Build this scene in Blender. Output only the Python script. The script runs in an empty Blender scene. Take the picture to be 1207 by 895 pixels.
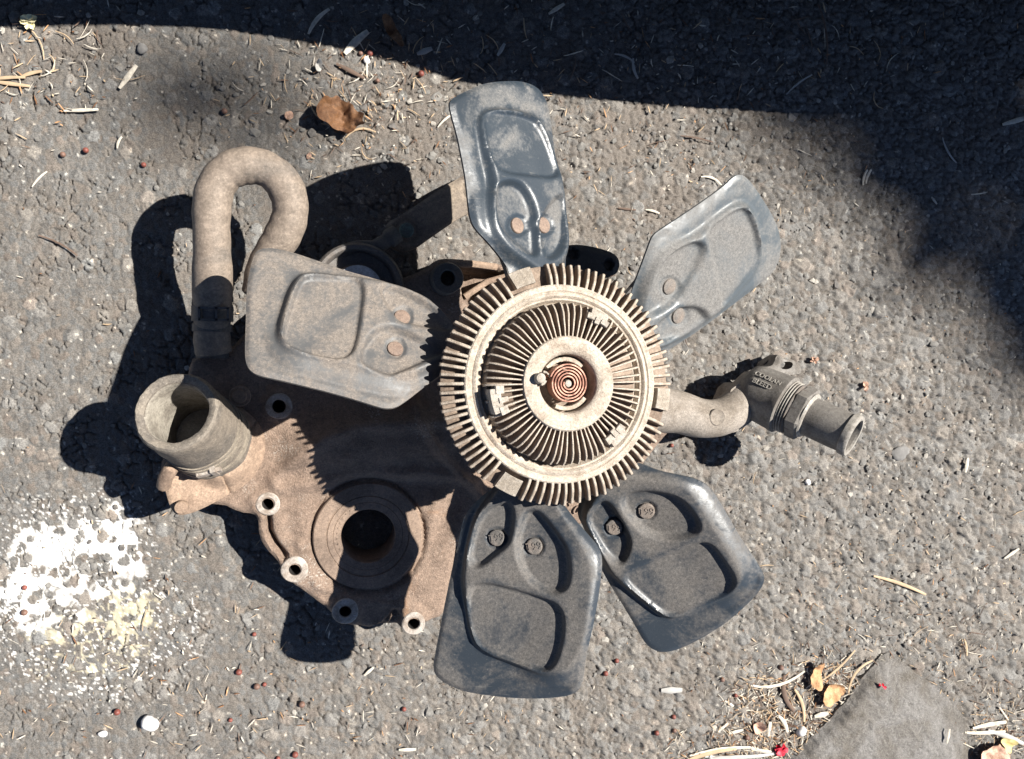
import bpy, math, random
import numpy as np
from mathutils import Vector, Matrix
from mathutils.geometry import delaunay_2d_cdt

rng = np.random.default_rng(7)
random.seed(7)
R = math.radians
scene = bpy.context.scene
C = scene.collection

# ------------------------------------------------------------------ camera
S = 0.0008            # metres on the ground per pixel of the photograph
F = 912.0             # focal length in pixels
D0 = F * S            # distance from the lens to the ground in the middle of the picture
CX, CY = 603.5, 447.5
cam_d = bpy.data.cameras.new('camera')
cam = bpy.data.objects.new('camera', cam_d)
C.objects.link(cam)
CF = Vector((0.20584, -0.05855, 0)); CF.z = -math.sqrt(1 - CF.length_squared)      # where the camera looks: down, leaning a little
CR = Vector((1, 0, 0)); CR = (CR - CF * CR.dot(CF)).normalized()
CU = CR.cross(CF)
CO_ = -CF * D0
cam.matrix_world = Matrix(((CR.x, CU.x, -CF.x, CO_.x), (CR.y, CU.y, -CF.y, CO_.y), (CR.z, CU.z, -CF.z, CO_.z), (0, 0, 0, 1)))
cam_d.sensor_width = 36
cam_d.lens = F / 1207 * 36
cam_d.clip_start = 0.01
cam_d.clip_end = 200
scene.camera = cam

# ------------------------------------------------------------------ light
SUN_EL, SUN_AZ = 53.4, 19.6        # elevation; azimuth counter-clockwise from +X
world = bpy.data.worlds.new('World')
scene.world = world
world.use_nodes = True
wn = world.node_tree
bg = wn.nodes['Background']
sky = wn.nodes.new('ShaderNodeTexSky')
sky.sky_type = 'NISHITA'
sky.sun_disc = False
sky.sun_elevation = R(SUN_EL)
sky.sun_rotation = R(90 - SUN_AZ)
sky.air_density = 0.5
sky.dust_density = 0.1
sky.ozone_density = 1.0
sky.altitude = 300
wn.links.new(sky.outputs[0], bg.inputs[0])
bg.inputs[1].default_value = 0.05
sd = bpy.data.lights.new('sun', 'SUN')
sun = bpy.data.objects.new('sun', sd)
C.objects.link(sun)
sd.energy = 5.0
sd.angle = R(0.5)
sd.color = (1.0, 0.95, 0.87)
LDIR = Vector((math.cos(R(SUN_EL)) * math.cos(R(SUN_AZ)), math.cos(R(SUN_EL)) * math.sin(R(SUN_AZ)), math.sin(R(SUN_EL))))
sun.rotation_euler = LDIR.to_track_quat('Z', 'Y').to_euler()
sun.location = LDIR * 5
vs = scene.view_settings
vs.view_transform = 'Standard'
vs.look = 'None'
vs.gamma = 1
vs.use_curve_mapping = False
vs.exposure = 1.2

# ------------------------------------------------------------------ helpers
NCF, NCR, NCU, NCO = (np.array(v) for v in (CF, CR, CU, CO_))
def on_plane(px, py, p0, n):
    """Points (numpy) where the sight lines of photo pixels meet a plane."""
    px = np.asarray(px, float); py = np.asarray(py, float)
    d = NCF + NCR * ((px - CX) / F)[..., None] - NCU * ((py - CY) / F)[..., None]
    p0 = np.array(p0); n = np.array(n)
    t = ((p0 - NCO) @ n) / (d @ n)
    return NCO + d * t[..., None]

def P(px, py, h=0.0):
    return Vector(on_plane(np.array([px]), np.array([py]), (0, 0, h), (0, 0, 1))[0])

def mpp(pt):
    """metres per photo pixel at a point"""
    return (Vector(pt) - CO_).dot(CF) / F

def hash_noise(x, y, seed):
    """smooth value noise, numpy"""
    xi = np.floor(x).astype(np.int64); yi = np.floor(y).astype(np.int64)
    fx = x - xi; fy = y - yi
    fx = fx * fx * (3 - 2 * fx); fy = fy * fy * (3 - 2 * fy)
    def h(a, b):
        v = (a * 374761393 + b * 668265263 + seed * 974634777) & 0x7fffffff
        v = ((v ^ (v >> 13)) * 1274126177) & 0x7fffffff
        return ((v ^ (v >> 16)) & 0xffff) / 65535.0
    return (h(xi, yi) * (1 - fx) + h(xi + 1, yi) * fx) * (1 - fy) + (h(xi, yi + 1) * (1 - fx) + h(xi + 1, yi + 1) * fx) * fy

def fbm(x, y, seed, o=4):
    v = 0; a = 0.5; t = 0
    for i in range(o):
        v = v + a * hash_noise(x * 2 ** i, y * 2 ** i, seed + i); t += a; a *= 0.5
    return v / t

def sstep(a, b, x):
    t = np.clip((x - a) / (b - a), 0, 1)
    return t * t * (3 - 2 * t)

def chaikin(p, it=2, closed=True):
    p = np.array(p, float)
    for _ in range(it):
        q = np.roll(p, -1, 0)
        if closed:
            a = p * .75 + q * .25; b = p * .25 + q * .75
            p = np.stack([a, b], 1).reshape(-1, 2)
        else:
            a = p[:-1] * .75 + p[1:] * .25; b = p[:-1] * .25 + p[1:] * .75
            p = np.concatenate([p[:1], np.stack([a, b], 1).reshape(-1, p.shape[1]), p[-1:]])
    return p

def resample(p, step, closed=True):
    p = np.array(p, float)
    if closed: p = np.concatenate([p, p[:1]])
    L = np.concatenate([[0], np.cumsum(np.linalg.norm(np.diff(p, axis=0), axis=1))])
    n = max(6, int(round(L[-1] / step)))
    t = np.linspace(0, L[-1], n + 1)[:(-1 if closed else None)]
    return np.stack([np.interp(t, L, p[:, i]) for i in range(p.shape[1])], 1)

def inside(pts, poly):
    x, y = pts[:, 0], pts[:, 1]
    r = np.zeros(len(pts), bool)
    q = np.roll(poly, 1, 0)
    for (x1, y1), (x2, y2) in zip(poly, q):
        c = ((y1 > y) != (y2 > y))
        if y1 != y2:
            r ^= c & (x < (x2 - x1) * (y - y1) / (y2 - y1) + x1)
    return r

def seg_dist(pts, line, closed):
    d = np.full(len(pts), 1e9)
    n = len(line)
    for i in range(n if closed else n - 1):
        a = line[i]; b = line[(i + 1) % n]
        ab = b - a
        t = np.clip(((pts - a) @ ab) / max(ab @ ab, 1e-9), 0, 1)
        d = np.minimum(d, np.linalg.norm(pts - a - t[:, None] * ab, axis=1))
    return d

def sdf(pts, poly):            # negative inside
    d = seg_dist(pts, poly, True)
    return np.where(inside(pts, poly), -d, d)

def link(o, parent=None):
    C.objects.link(o)
    if parent is not None:
        o.parent = parent
    return o

def world_origin(o):
    v = Vector((0, 0, 0))
    while o is not None:
        v = v + o.location
        o = o.parent
    return v

def mesh_obj(name, v, f, mat, parent=None, smooth=True, origin=None, sharp=None):
    """v in world coordinates unless the parent has a turned frame"""
    v = np.asarray(v, float).reshape(-1, 3)
    off = world_origin(parent) if parent is not None else Vector((0, 0, 0))
    loc = Vector((0, 0, 0))
    if origin is not None:
        loc = Vector(origin) - off
        off = Vector(origin)
    me = bpy.data.meshes.new(name)
    me.from_pydata((v - np.array(off)).tolist(), [], [list(map(int, q)) for q in f])
    me.update()
    if smooth:
        me.polygons.foreach_set('use_smooth', [True] * len(me.polygons))
        me.set_sharp_from_angle(angle=R(38 if sharp is None else sharp))
    if mat: me.materials.append(mat)
    o = bpy.data.objects.new(name, me)
    o.location = loc
    return link(o, parent)

def empty(name, loc, label, cat, group=None):
    o = bpy.data.objects.new(name, None)
    o.empty_display_size = 0.02
    o.location = loc
    o['label'] = label; o['category'] = cat
    if group: o['group'] = group
    return link(o)

def tag(o, label=None, cat=None, group=None, kind=None):
    for k, v in (('label', label), ('category', cat), ('group', group), ('kind', kind)):
        if v: o[k] = v
    return o

def frame_from(axis, xhint=(1, 0, 0)):
    z = Vector(axis).normalized()
    x = Vector(xhint); x = (x - z * x.dot(z)).normalized()
    y = z.cross(x)
    return x, y, z

def lathe(profile, origin, axis, seg=48, xhint=(1, 0, 0), closed=False, wob=None):
    x, y, z = frame_from(axis, xhint)
    o = Vector(origin)
    V = []; Fc = []
    n = len(profile)
    for i in range(seg):
        a = 2 * math.pi * i / seg
        for j, (r, h) in enumerate(profile):
            rr = r * (1 + (wob(a, j) if wob else 0))
            V.append(o + x * (rr * math.cos(a)) + y * (rr * math.sin(a)) + z * h)
    m = n if closed else n - 1
    for i in range(seg):
        i2 = (i + 1) % seg
        for j in range(m):
            j2 = (j + 1) % n
            Fc.append((i * n + j, i2 * n + j, i2 * n + j2, i * n + j2))
    if not closed:
        for j, flip in ((0, True), (n - 1, False)):
            if profile[j][0] > 1e-6:
                ring = [i * n + j for i in range(seg)]
                Fc.append(ring[::-1] if flip else ring)
    return [tuple(v) for v in V], Fc

def join(*vf):
    V = []; Fc = []
    for v, f in vf:
        b = len(V)
        V += [tuple(p) for p in v]; Fc += [tuple(i + b for i in q) for q in f]
    return V, Fc

def catmull(pts, n):
    pts = np.array(pts, float)
    p = np.concatenate([[2 * pts[0] - pts[1]], pts, [2 * pts[-1] - pts[-2]]])
    out = []
    for i in range(1, len(p) - 2):
        for t in np.linspace(0, 1, n, endpoint=False):
            a, b, c, d = p[i - 1], p[i], p[i + 1], p[i + 2]
            out.append(.5 * ((2 * b) + (c - a) * t + (2 * a - 5 * b + 4 * c - d) * t * t + (3 * b - a - 3 * c + d) * t ** 3))
    out.append(pts[-1])
    return np.array(out)

def tube(path, rad, seg=16, up=(0, 0, 1), flat=1.0, caps=True, ell=None):
    """path Nx3; rad scalar or N; flat squashes along the local up axis"""
    path = np.array(path, float)
    n = len(path)
    rad = np.full(n, rad) if np.isscalar(rad) else np.array(rad, float)
    V = []; Fc = []
    upv = Vector(up)
    for i in range(n):
        t = Vector(path[min(i + 1, n - 1)] - path[max(i - 1, 0)]).normalized()
        s = t.cross(upv)
        if s.length < 1e-4: s = t.cross(Vector((0, 1, 0)))
        s.normalize()
        u = s.cross(t).normalized()
        upv = u if abs(t.z) > .5 else Vector(up)
        for j in range(seg):
            a = 2 * math.pi * j / seg
            V.append(Vector(path[i]) + s * (rad[i] * math.cos(a)) + u * (rad[i] * flat * math.sin(a)))
    for i in range(n - 1):
        for j in range(seg):
            j2 = (j + 1) % seg
            Fc.append((i * seg + j, i * seg + j2, (i + 1) * seg + j2, (i + 1) * seg + j))
    if caps:
        Fc.append(tuple(range(seg))[::-1]); Fc.append(tuple((n - 1) * seg + j for j in range(seg)))
    return [tuple(v) for v in V], Fc

def plate(outline, step, to3d, n, thick, height, holes=(), edge_step=None, drop_to=None, guides=()):
    """A relief plate: outline and holes in photo pixels, to3d maps pixels to the plate's plane,
    height(px) is the relief along n, thick the sheet's thickness (or drop_to: a z level for the bottom)."""
    es = edge_step or step
    loops = [resample(outline, es)] + [resample(h, es) for h in holes]
    pts = []; edges = []
    for l in loops:
        b = len(pts)
        pts += [tuple(p) for p in l]
        edges += [(b + i, b + (i + 1) % len(l)) for i in range(len(l))]
    lo, hi = loops[0].min(0), loops[0].max(0)
    gx = np.arange(lo[0], hi[0], step); gy = np.arange(lo[1], hi[1], step * .866)
    G = np.array([(x + (step / 2 if j % 2 else 0), y) for j, y in enumerate(gy) for x in gx])
    d = sdf(G, loops[0])
    for h in loops[1:]:
        d = np.maximum(d, -sdf(G, h))
    G = G[d < -.55 * min(step, es)]
    if guides:                                   # rows of points that follow the edges of the relief
        rows = []
        for g in guides:
            q = resample(g, step)
            tn = np.roll(q, -1, 0) - np.roll(q, 1, 0)
            tn /= np.maximum(np.linalg.norm(tn, axis=1)[:, None], 1e-9)
            nr = np.stack([tn[:, 1], -tn[:, 0]], 1)
            for o_ in (-5, -3, -1, 1, 3, 5):
                rows.append(q + nr * o_)
        rows = np.concatenate(rows)
        rows = rows[sdf(rows, loops[0]) < -.8 * es]
        key = np.unique(np.round(rows / (step * .7)).astype(int), axis=0, return_index=True)[1]
        rows = rows[np.sort(key)]
        far = np.ones(len(G), bool)
        for i in range(0, len(rows), 400):
            c_ = rows[i:i + 400]
            far &= ((G[:, None, :] - c_[None]) ** 2).sum(-1).min(1) > (step * .75) ** 2
        G = np.concatenate([G[far], rows])
    pts += [tuple(p) for p in G]
    vo, eo, fo, *_ = delaunay_2d_cdt([Vector(p) for p in pts], edges, [], 0, 1e-6)
    vo = np.array([tuple(v) for v in vo])
    fo = np.array([tuple(f) for f in fo])
    cen = vo[fo].mean(1)
    ok = inside(cen, loops[0])
    for h in loops[1:]:
        ok &= ~inside(cen, h)
    fo = fo[ok]
    a = vo[fo]
    area = (a[:, 1, 0] - a[:, 0, 0]) * (a[:, 2, 1] - a[:, 0, 1]) - (a[:, 1, 1] - a[:, 0, 1]) * (a[:, 2, 0] - a[:, 0, 0])
    fo = np.where((area > 0)[:, None], fo[:, ::-1], fo)      # pixel y points down
    n = np.array(n, float)
    base = to3d(vo)
    hgt = height(vo)
    top = base + n * hgt[:, None]
    if drop_to is not None:
        bot = top.copy(); bot[:, 2] = drop_to
    else:
        bot = top - n * thick
    from collections import Counter
    cnt = Counter()
    for f in fo:
        for i in range(3):
            cnt[(f[i], f[(i + 1) % 3])] += 1
    bnd = [e for e in cnt if (e[1], e[0]) not in cnt]
    N = len(vo)
    V = np.concatenate([top, bot])
    Fc = [tuple(f) for f in fo] + [tuple(N + i for i in f[::-1]) for f in fo]
    k = 2 * N
    ids = {}
    ex = []
    for a_, b_ in bnd:
        for q in (a_, b_):
            if q not in ids:
                ids[q] = k + len(ex)
                ex.append(top[q]); ex.append(bot[q])
        Fc.append((ids[a_] + 1, ids[b_] + 1, ids[b_], ids[a_]))
    V = np.concatenate([V, np.array(ex)])
    return V, Fc

def circle(cx, cy, r, n=28):
    a = np.linspace(0, 2 * np.pi, n, endpoint=False)
    return np.stack([cx + r * np.cos(a), cy + r * np.sin(a)], 1)

# ------------------------------------------------------------------ materials
def nodes_of(name):
    m = bpy.data.materials.new(name)
    m.use_nodes = True
    nt = m.node_tree
    return m, nt, nt.nodes['Principled BSDF']

def noise(nt, scale, detail=6, rough=.6, coord='Object', dist=0.0):
    tc = nt.nodes.new('ShaderNodeTexCoord') if coord != 'pos' else nt.nodes.new('ShaderNodeNewGeometry')
    n = nt.nodes.new('ShaderNodeTexNoise')
    n.inputs['Scale'].default_value = scale
    n.inputs['Detail'].default_value = detail
    n.inputs['Roughness'].default_value = rough
    n.inputs['Distortion'].default_value = dist
    nt.links.new(tc.outputs['Position' if coord == 'pos' else coord], n.inputs['Vector'])
    return n

def ramp(nt, src, stops):
    r = nt.nodes.new('ShaderNodeValToRGB')
    e = r.color_ramp.elements
    while len(e) < len(stops): e.new(.5)
    for q, (p, c) in zip(e, stops):
        q.position = p
        q.color = (*c, 1) if not np.isscalar(c) else (c, c, c, 1)
    nt.links.new(src, r.inputs[0])
    return r

def mix(nt, fac, a, b, mode='MIX'):
    m = nt.nodes.new('ShaderNodeMix')
    m.data_type = 'RGBA'; m.blend_type = mode
    for sock, v in ((m.inputs[0], fac), (m.inputs[6], a), (m.inputs[7], b)):
        if isinstance(v, (int, float)): sock.default_value = v
        elif isinstance(v, tuple): sock.default_value = (*v, 1)
        else: nt.links.new(v, sock)
    return m.outputs[2]

def bump(nt, bsdf, src, strength, dist):
    b = nt.nodes.new('ShaderNodeBump')
    b.inputs['Strength'].default_value = strength
    b.inputs['Distance'].default_value = dist
    nt.links.new(src, b.inputs['Height'])
    nt.links.new(b.outputs[0], bsdf.inputs['Normal'])

def worn(name, base, dirt, spots=None, metal=0.0, rough=(.45, .9), s1=22, s2=160, th=(.42, .62), bumpd=.0006, bstr=.5, pos=False, speck=.25, spec=.5):
    """A worn surface: base coat, dirt film in patches, specks, uneven gloss and fine grain."""
    m, nt, b = nodes_of(name)
    co = 'pos' if pos else 'Object'
    n1 = noise(nt, s1, 7, .65, co, .4)
    n2 = noise(nt, s2, 5, .7, co)
    n3 = noise(nt, s2 * 2.6, 4, .75, co)
    f = ramp(nt, n1.outputs[0], [(th[0], 0.0), (th[1], 1.0)])
    col = mix(nt, f.outputs[0], base, dirt)
    g = ramp(nt, n2.outputs[0], [(.3, (.62,) * 3), (.7, (1.3,) * 3)])
    col = mix(nt, .8, col, g.outputs[0], 'MULTIPLY')
    col = mix(nt, .7, col, ramp(nt, n3.outputs[0], [(.32, (.60,) * 3), (.68, (1.36,) * 3)]).outputs[0], 'MULTIPLY')
    if spots:
        k = ramp(nt, n3.outputs[0], [(.60, 0.0), (.68, 1.0)])
        k2 = nt.nodes.new('ShaderNodeMath'); k2.operation = 'MULTIPLY'
        nt.links.new(k.outputs[0], k2.inputs[0]); k2.inputs[1].default_value = speck
        col = mix(nt, k2.outputs[0], col, spots)
    nt.links.new(col, b.inputs['Base Color'])
    rr = nt.nodes.new('ShaderNodeMapRange')
    rr.inputs[3].default_value = rough[0]; rr.inputs[4].default_value = rough[1]
    nt.links.new(f.outputs[0], rr.inputs[0])
    nt.links.new(rr.outputs[0], b.inputs['Roughness'])
    b.inputs['Metallic'].default_value = metal
    b.inputs['Specular IOR Level'].default_value = spec
    hsum = nt.nodes.new('ShaderNodeMath'); hsum.operation = 'ADD'
    nt.links.new(n2.outputs[0], hsum.inputs[0]); nt.links.new(n3.outputs[0], hsum.inputs[1])
    bump(nt, b, hsum.outputs[0], bstr, bumpd)
    return m

def plain(name, col, rough=.7, var=.25, s=60, metal=0):
    m, nt, b = nodes_of(name)
    n = noise(nt, s, 5)
    g = ramp(nt, n.outputs[0], [(.3, tuple(c * (1 - var) for c in col)), (.7, tuple(min(1, c * (1 + var)) for c in col))])
    nt.links.new(g.outputs[0], b.inputs['Base Color'])
    b.inputs['Roughness'].default_value = rough
    b.inputs['Metallic'].default_value = metal
    bump(nt, b, n.outputs[0], .3, .0005)
    return m

M = {}
M['blade'] = worn('dusty_black_paint', (.060, .061, .063), (.118, .110, .102), (.30, .28, .25), rough=(.36, .75), s1=16, s2=260, th=(.36, .58), bumpd=.0005, bstr=.34, speck=.5)
M['blade_bare'] = worn('worn_glossy_black_paint', (.040, .048, .056), (.125, .122, .118), (.35, .33, .30), rough=(.24, .62), s1=14, s2=200, th=(.48, .68), bumpd=.0003, bstr=.22)
M['blade_dusty'] = worn('earth_dusted_paint', (.105, .100, .095), (.225, .178, .140), (.40, .36, .31), rough=(.55, .92), s1=24, s2=330, th=(.38, .58), bumpd=.0008, bstr=.5)
def blade_mat(name, clean, dust, spot, amount, gloss=.30, scale=26):
    m, nt, b = nodes_of(name)
    a = nt.nodes.new('ShaderNodeAttribute'); a.attribute_name = 'hollow'
    n1 = noise(nt, scale, 8, .66, 'Object', .5); n2 = noise(nt, 420, 5, .75); n4 = noise(nt, 1150, 3, .7); n5 = noise(nt, 55, 4, .6, 'Object', 1.2)
    def math_(op, x, y):
        q = nt.nodes.new('ShaderNodeMath'); q.operation = op
        for i_, v_ in enumerate((x, y)):
            if isinstance(v_, (int, float)): q.inputs[i_].default_value = v_
            else: nt.links.new(v_, q.inputs[i_])
        return q.outputs[0]
    f = math_('ADD', math_('MULTIPLY', a.outputs['Fac'], .42), math_('MULTIPLY', math_('SUBTRACT', n1.outputs[0], .5), 3.0))
    f = math_('ADD', math_('ADD', f, amount), math_('MULTIPLY', math_('SUBTRACT', n2.outputs[0], .5), .7))
    cover = ramp(nt, f, [(.05, 0.0), (.55, .75), (1, 1.0)])
    d = mix(nt, 1.0, dust, ramp(nt, n2.outputs[0], [(.3, (.62,) * 3), (.7, (1.38,) * 3)]).outputs[0], 'MULTIPLY')
    d = mix(nt, .8, d, ramp(nt, n4.outputs[0], [(.3, (.55,) * 3), (.7, (1.5,) * 3)]).outputs[0], 'MULTIPLY')
    col = mix(nt, cover.outputs[0], clean, d)
    k = ramp(nt, n4.outputs[0], [(.66, 0.0), (.72, .5)])
    col = mix(nt, k.outputs[0], col, spot)
    tc_ = nt.nodes.new('ShaderNodeTexCoord')
    for rot_, am_ in ((.6, .22), (2.1, .28), (1.2, .2)):
        mp_ = nt.nodes.new('ShaderNodeMapping'); mp_.inputs['Rotation'].default_value = (0, 0, rot_); mp_.inputs['Scale'].default_value = (48, 900, 48)
        nt.links.new(tc_.outputs['Object'], mp_.inputs['Vector'])
        ns_ = nt.nodes.new('ShaderNodeTexNoise'); ns_.inputs['Scale'].default_value = 1.0; ns_.inputs['Detail'].default_value = 2
        nt.links.new(mp_.outputs[0], ns_.inputs['Vector'])
        sc_ = ramp(nt, ns_.outputs[0], [(.73, 0.0), (.78, am_)])
        col = mix(nt, sc_.outputs[0], col, spot)
    wiped = ramp(nt, n5.outputs[0], [(.66, 0.0), (.72, .85)])
    col = mix(nt, wiped.outputs[0], col, tuple(c * .8 for c in clean))
    nt.links.new(col, b.inputs['Base Color'])
    rr = nt.nodes.new('ShaderNodeMapRange'); rr.inputs[3].default_value = gloss; rr.inputs[4].default_value = .85
    nt.links.new(cover.outputs[0], rr.inputs[0]); nt.links.new(rr.outputs[0], b.inputs['Roughness'])
    b.inputs['Specular IOR Level'].default_value = .55
    bump(nt, b, n2.outputs[0], .28, .0006)
    return m
M['blade'] = blade_mat('dusty_black_paint', (.030, .038, .048), (.108, .099, .091), (.30, .28, .25), .20, .34)
M['blade_grey'] = blade_mat('grey_dusted_paint', (.075, .088, .098), (.135, .130, .124), (.30, .28, .25), .30, .36)
M['blade_bare'] = blade_mat('worn_glossy_black_paint', (.028, .038, .050), (.125, .120, .114), (.32, .30, .27), .03, .34, 24)
M['blade_dusty'] = blade_mat('earth_dusted_paint', (.078, .079, .081), (.168, .142, .120), (.38, .34, .30), .12, .5, 34)
M['rivet'] = worn('dusty_rivet', (.13, .12, .11), (.20, .165, .14), (.3, .27, .24), rough=(.5, .85), s1=60, s2=500)
M['rivet_rust'] = worn('rusty_rivet', (.165, .115, .09), (.225, .165, .13), (.36, .28, .22), rough=(.6, .9), s1=60, s2=500)
M['alloy'] = worn('oxidised_alloy', (.50, .435, .36), (.30, .24, .185), (.64, .60, .55), rough=(.55, .9), s1=70, s2=480, th=(.44, .70), bumpd=.0011, bstr=.7, speck=.55)
M['alloy_floor'] = worn('grimy_shaded_alloy', (.25, .19, .145), (.155, .115, .088), (.36, .31, .26), rough=(.7, .95), s1=60, s2=420, bstr=.5)
M['alloy_clean'] = worn('machined_alloy', (.40, .36, .31), (.27, .23, .185), (.55, .52, .48), rough=(.45, .85), s1=70, s2=480, bstr=.6, bumpd=.0009, speck=.5)
M['copper'] = worn('copper_coil', (.33, .15, .10), (.22, .10, .07), (.45, .28, .2), rough=(.45, .75), s1=120, s2=600, metal=.3, bstr=.1)
M['cover'] = worn('rusty_earth_crust', (.240, .172, .130), (.130, .092, .070), (.44, .38, .32), rough=(.8, .97), s1=30, s2=300, th=(.46, .72), bumpd=.0016, bstr=.8, speck=.5)
def crust(m):
    nt = m.node_tree; b = nt.nodes['Principled BSDF']
    src = b.inputs['Base Color'].links[0].from_socket
    a1 = ramp(nt, noise(nt, 24, 3, .5, 'Object').outputs[0], [(.56, 0.0), (.66, 1.0)])
    a2 = ramp(nt, noise(nt, 620, 4, .7, 'Object').outputs[0], [(.54, 0.0), (.60, 1.0)])
    q = nt.nodes.new('ShaderNodeMath'); q.operation = 'MULTIPLY'
    nt.links.new(a1.outputs[0], q.inputs[0]); nt.links.new(a2.outputs[0], q.inputs[1])
    q2 = nt.nodes.new('ShaderNodeMath'); q2.operation = 'MULTIPLY'; q2.inputs[1].default_value = .75
    nt.links.new(q.outputs[0], q2.inputs[0])
    c = mix(nt, q2.outputs[0], src, (.46, .42, .37))
    r1 = ramp(nt, noise(nt, 15, 4, .6, 'Object', .6).outputs[0], [(.60, 0.0), (.72, .55)])
    c = mix(nt, r1.outputs[0], c, (.30, .145, .06))
    nt.links.new(c, b.inputs['Base Color'])
crust(M['cover'])
M['housing'] = worn('pale_earth_crust', (.275, .195, .14), (.18, .125, .092), (.5, .45, .38), rough=(.8, .97), s1=26, s2=260, th=(.46, .70), bumpd=.0008, bstr=.5)
M['boss'] = worn('scraped_alloy_ring', (.38, .345, .31), (.24, .195, .16), (.68, .66, .62), rough=(.4, .8), s1=80, s2=420, bstr=.4)
M['seal'] = worn('oily_seal_face', (.23, .165, .122), (.15, .11, .085), (.34, .28, .22), rough=(.6, .9), s1=30, s2=350, bumpd=.0005, bstr=.4)
M['hose'] = worn('dusty_rubber_hose', (.205, .165, .132), (.115, .105, .096), (.42, .36, .3), rough=(.7, .95), s1=14, s2=170, th=(.50, .66), bumpd=.0006, bstr=.4)
M['stub'] = worn('mud_caked_rubber', (.19, .16, .128), (.115, .10, .085), (.46, .42, .36), rough=(.75, .97), s1=35, s2=260, bumpd=.0009, bstr=.6)
M['stub_lip'] = worn('pale_cut_rubber', (.22, .19, .155), (.13, .115, .10), (.5, .46, .4), rough=(.75, .97), s1=50, s2=300, bumpd=.0009, bstr=.6)
M['inner_wall'] = worn('yellowed_inner_wall', (.29, .265, .225), (.17, .15, .125), (.55, .53, .38), rough=(.6, .9), s1=60, s2=300)
M['clamp'] = worn('dirty_clamp_band', (.26, .225, .18), (.15, .125, .10), (.6, .56, .5), rough=(.5, .9), s1=60, s2=400)
M['black'] = worn('black_rubber', (.02, .02, .022), (.04, .037, .035), (.1, .1, .1), rough=(.6, .9), s1=30, s2=300)
M['dark_iron'] = worn('dark_iron', (.075, .073, .072), (.13, .11, .095), (.25, .23, .2), rough=(.45, .85), s1=30, s2=300)
M['steel_sky'] = worn('sky_tinted_bearing_face', (.46, .48, .50), (.3, .3, .3), (.6, .6, .6), rough=(.4, .7), s1=40, s2=400)  # pale bluish base colour carries the sky's reflection
M['strap'] = worn('dusty_iron_strap', (.16, .13, .105), (.24, .195, .15), (.4, .36, .3), rough=(.7, .95), s1=30, s2=260)
M['bolt_green'] = worn('corroded_bolt', (.13, .2, .19), (.1, .12, .11), (.3, .35, .33), rough=(.6, .9), s1=80, s2=500)
M['pipe'] = worn('sandblasted_casting', (.29, .255, .22), (.20, .17, .14), (.48, .45, .4), rough=(.7, .95), s1=34, s2=420, bumpd=.0008, bstr=.55)
M['fitting'] = worn('grey_cast_fitting', (.185, .172, .156), (.12, .107, .094), (.27, .25, .23), rough=(.55, .9), s1=34, s2=420, bumpd=.0006, bstr=.4)
M['fitting_pale'] = worn('pale_machined_edge', (.33, .31, .28), (.22, .20, .175), (.6, .58, .54), rough=(.4, .8), s1=60, s2=420, bstr=.3)
M['straw'] = plain('bleached_straw', (.52, .475, .40), .85, .35, 180)
M['straw_tan'] = plain('tan_straw', (.42, .31, .20), .8)
M['straw_grey'] = plain('grey_straw', (.38, .37, .35), .8)
M['twig'] = plain('dark_twig', (.12, .08, .06), .85)
M['leaf'] = worn('dry_brown_leaf', (.20, .095, .04), (.11, .05, .025), (.34, .20, .10), rough=(.6, .9), s1=60, s2=300, bumpd=.0008, bstr=.6)
M['bark'] = worn('orange_bark', (.52, .30, .15), (.36, .2, .1), (.6, .4, .25), rough=(.7, .9), s1=60, s2=300)
M['leaf_pink'] = worn('pinkish_dry_leaf', (.55, .36, .27), (.38, .22, .15), (.66, .5, .4), rough=(.7, .9), s1=60, s2=300)
M['leaf_yellow'] = plain('yellow_dry_leaf', (.60, .50, .22), .8)
M['berry'] = plain('dry_red_berry', (.19, .055, .04), .55, .4, 300)
M['berry_brown'] = plain('dry_brown_berry', (.17, .095, .07), .6, .4, 300)
M['petal'] = plain('red_petal', (.62, .03, .06), .6, .35, 200)
M['white_stone'] = plain('white_stone', (.72, .70, .68), .8, .12, 100)
M['flower'] = plain('cream_flower', (.75, .70, .45), .7)
M['slab'] = worn('felty_grey_stone', (.27, .258, .245), (.17, .15, .125), (.5, .48, .45), rough=(.85, .98), s1=26, s2=330, th=(.42, .68), bumpd=.003, bstr=1.0, speck=.6)

M['hole_dark'] = plain('hole_shade_black', (.018, .016, .015), .8)  # near-black that stands for the shade inside the bolt holes
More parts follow.
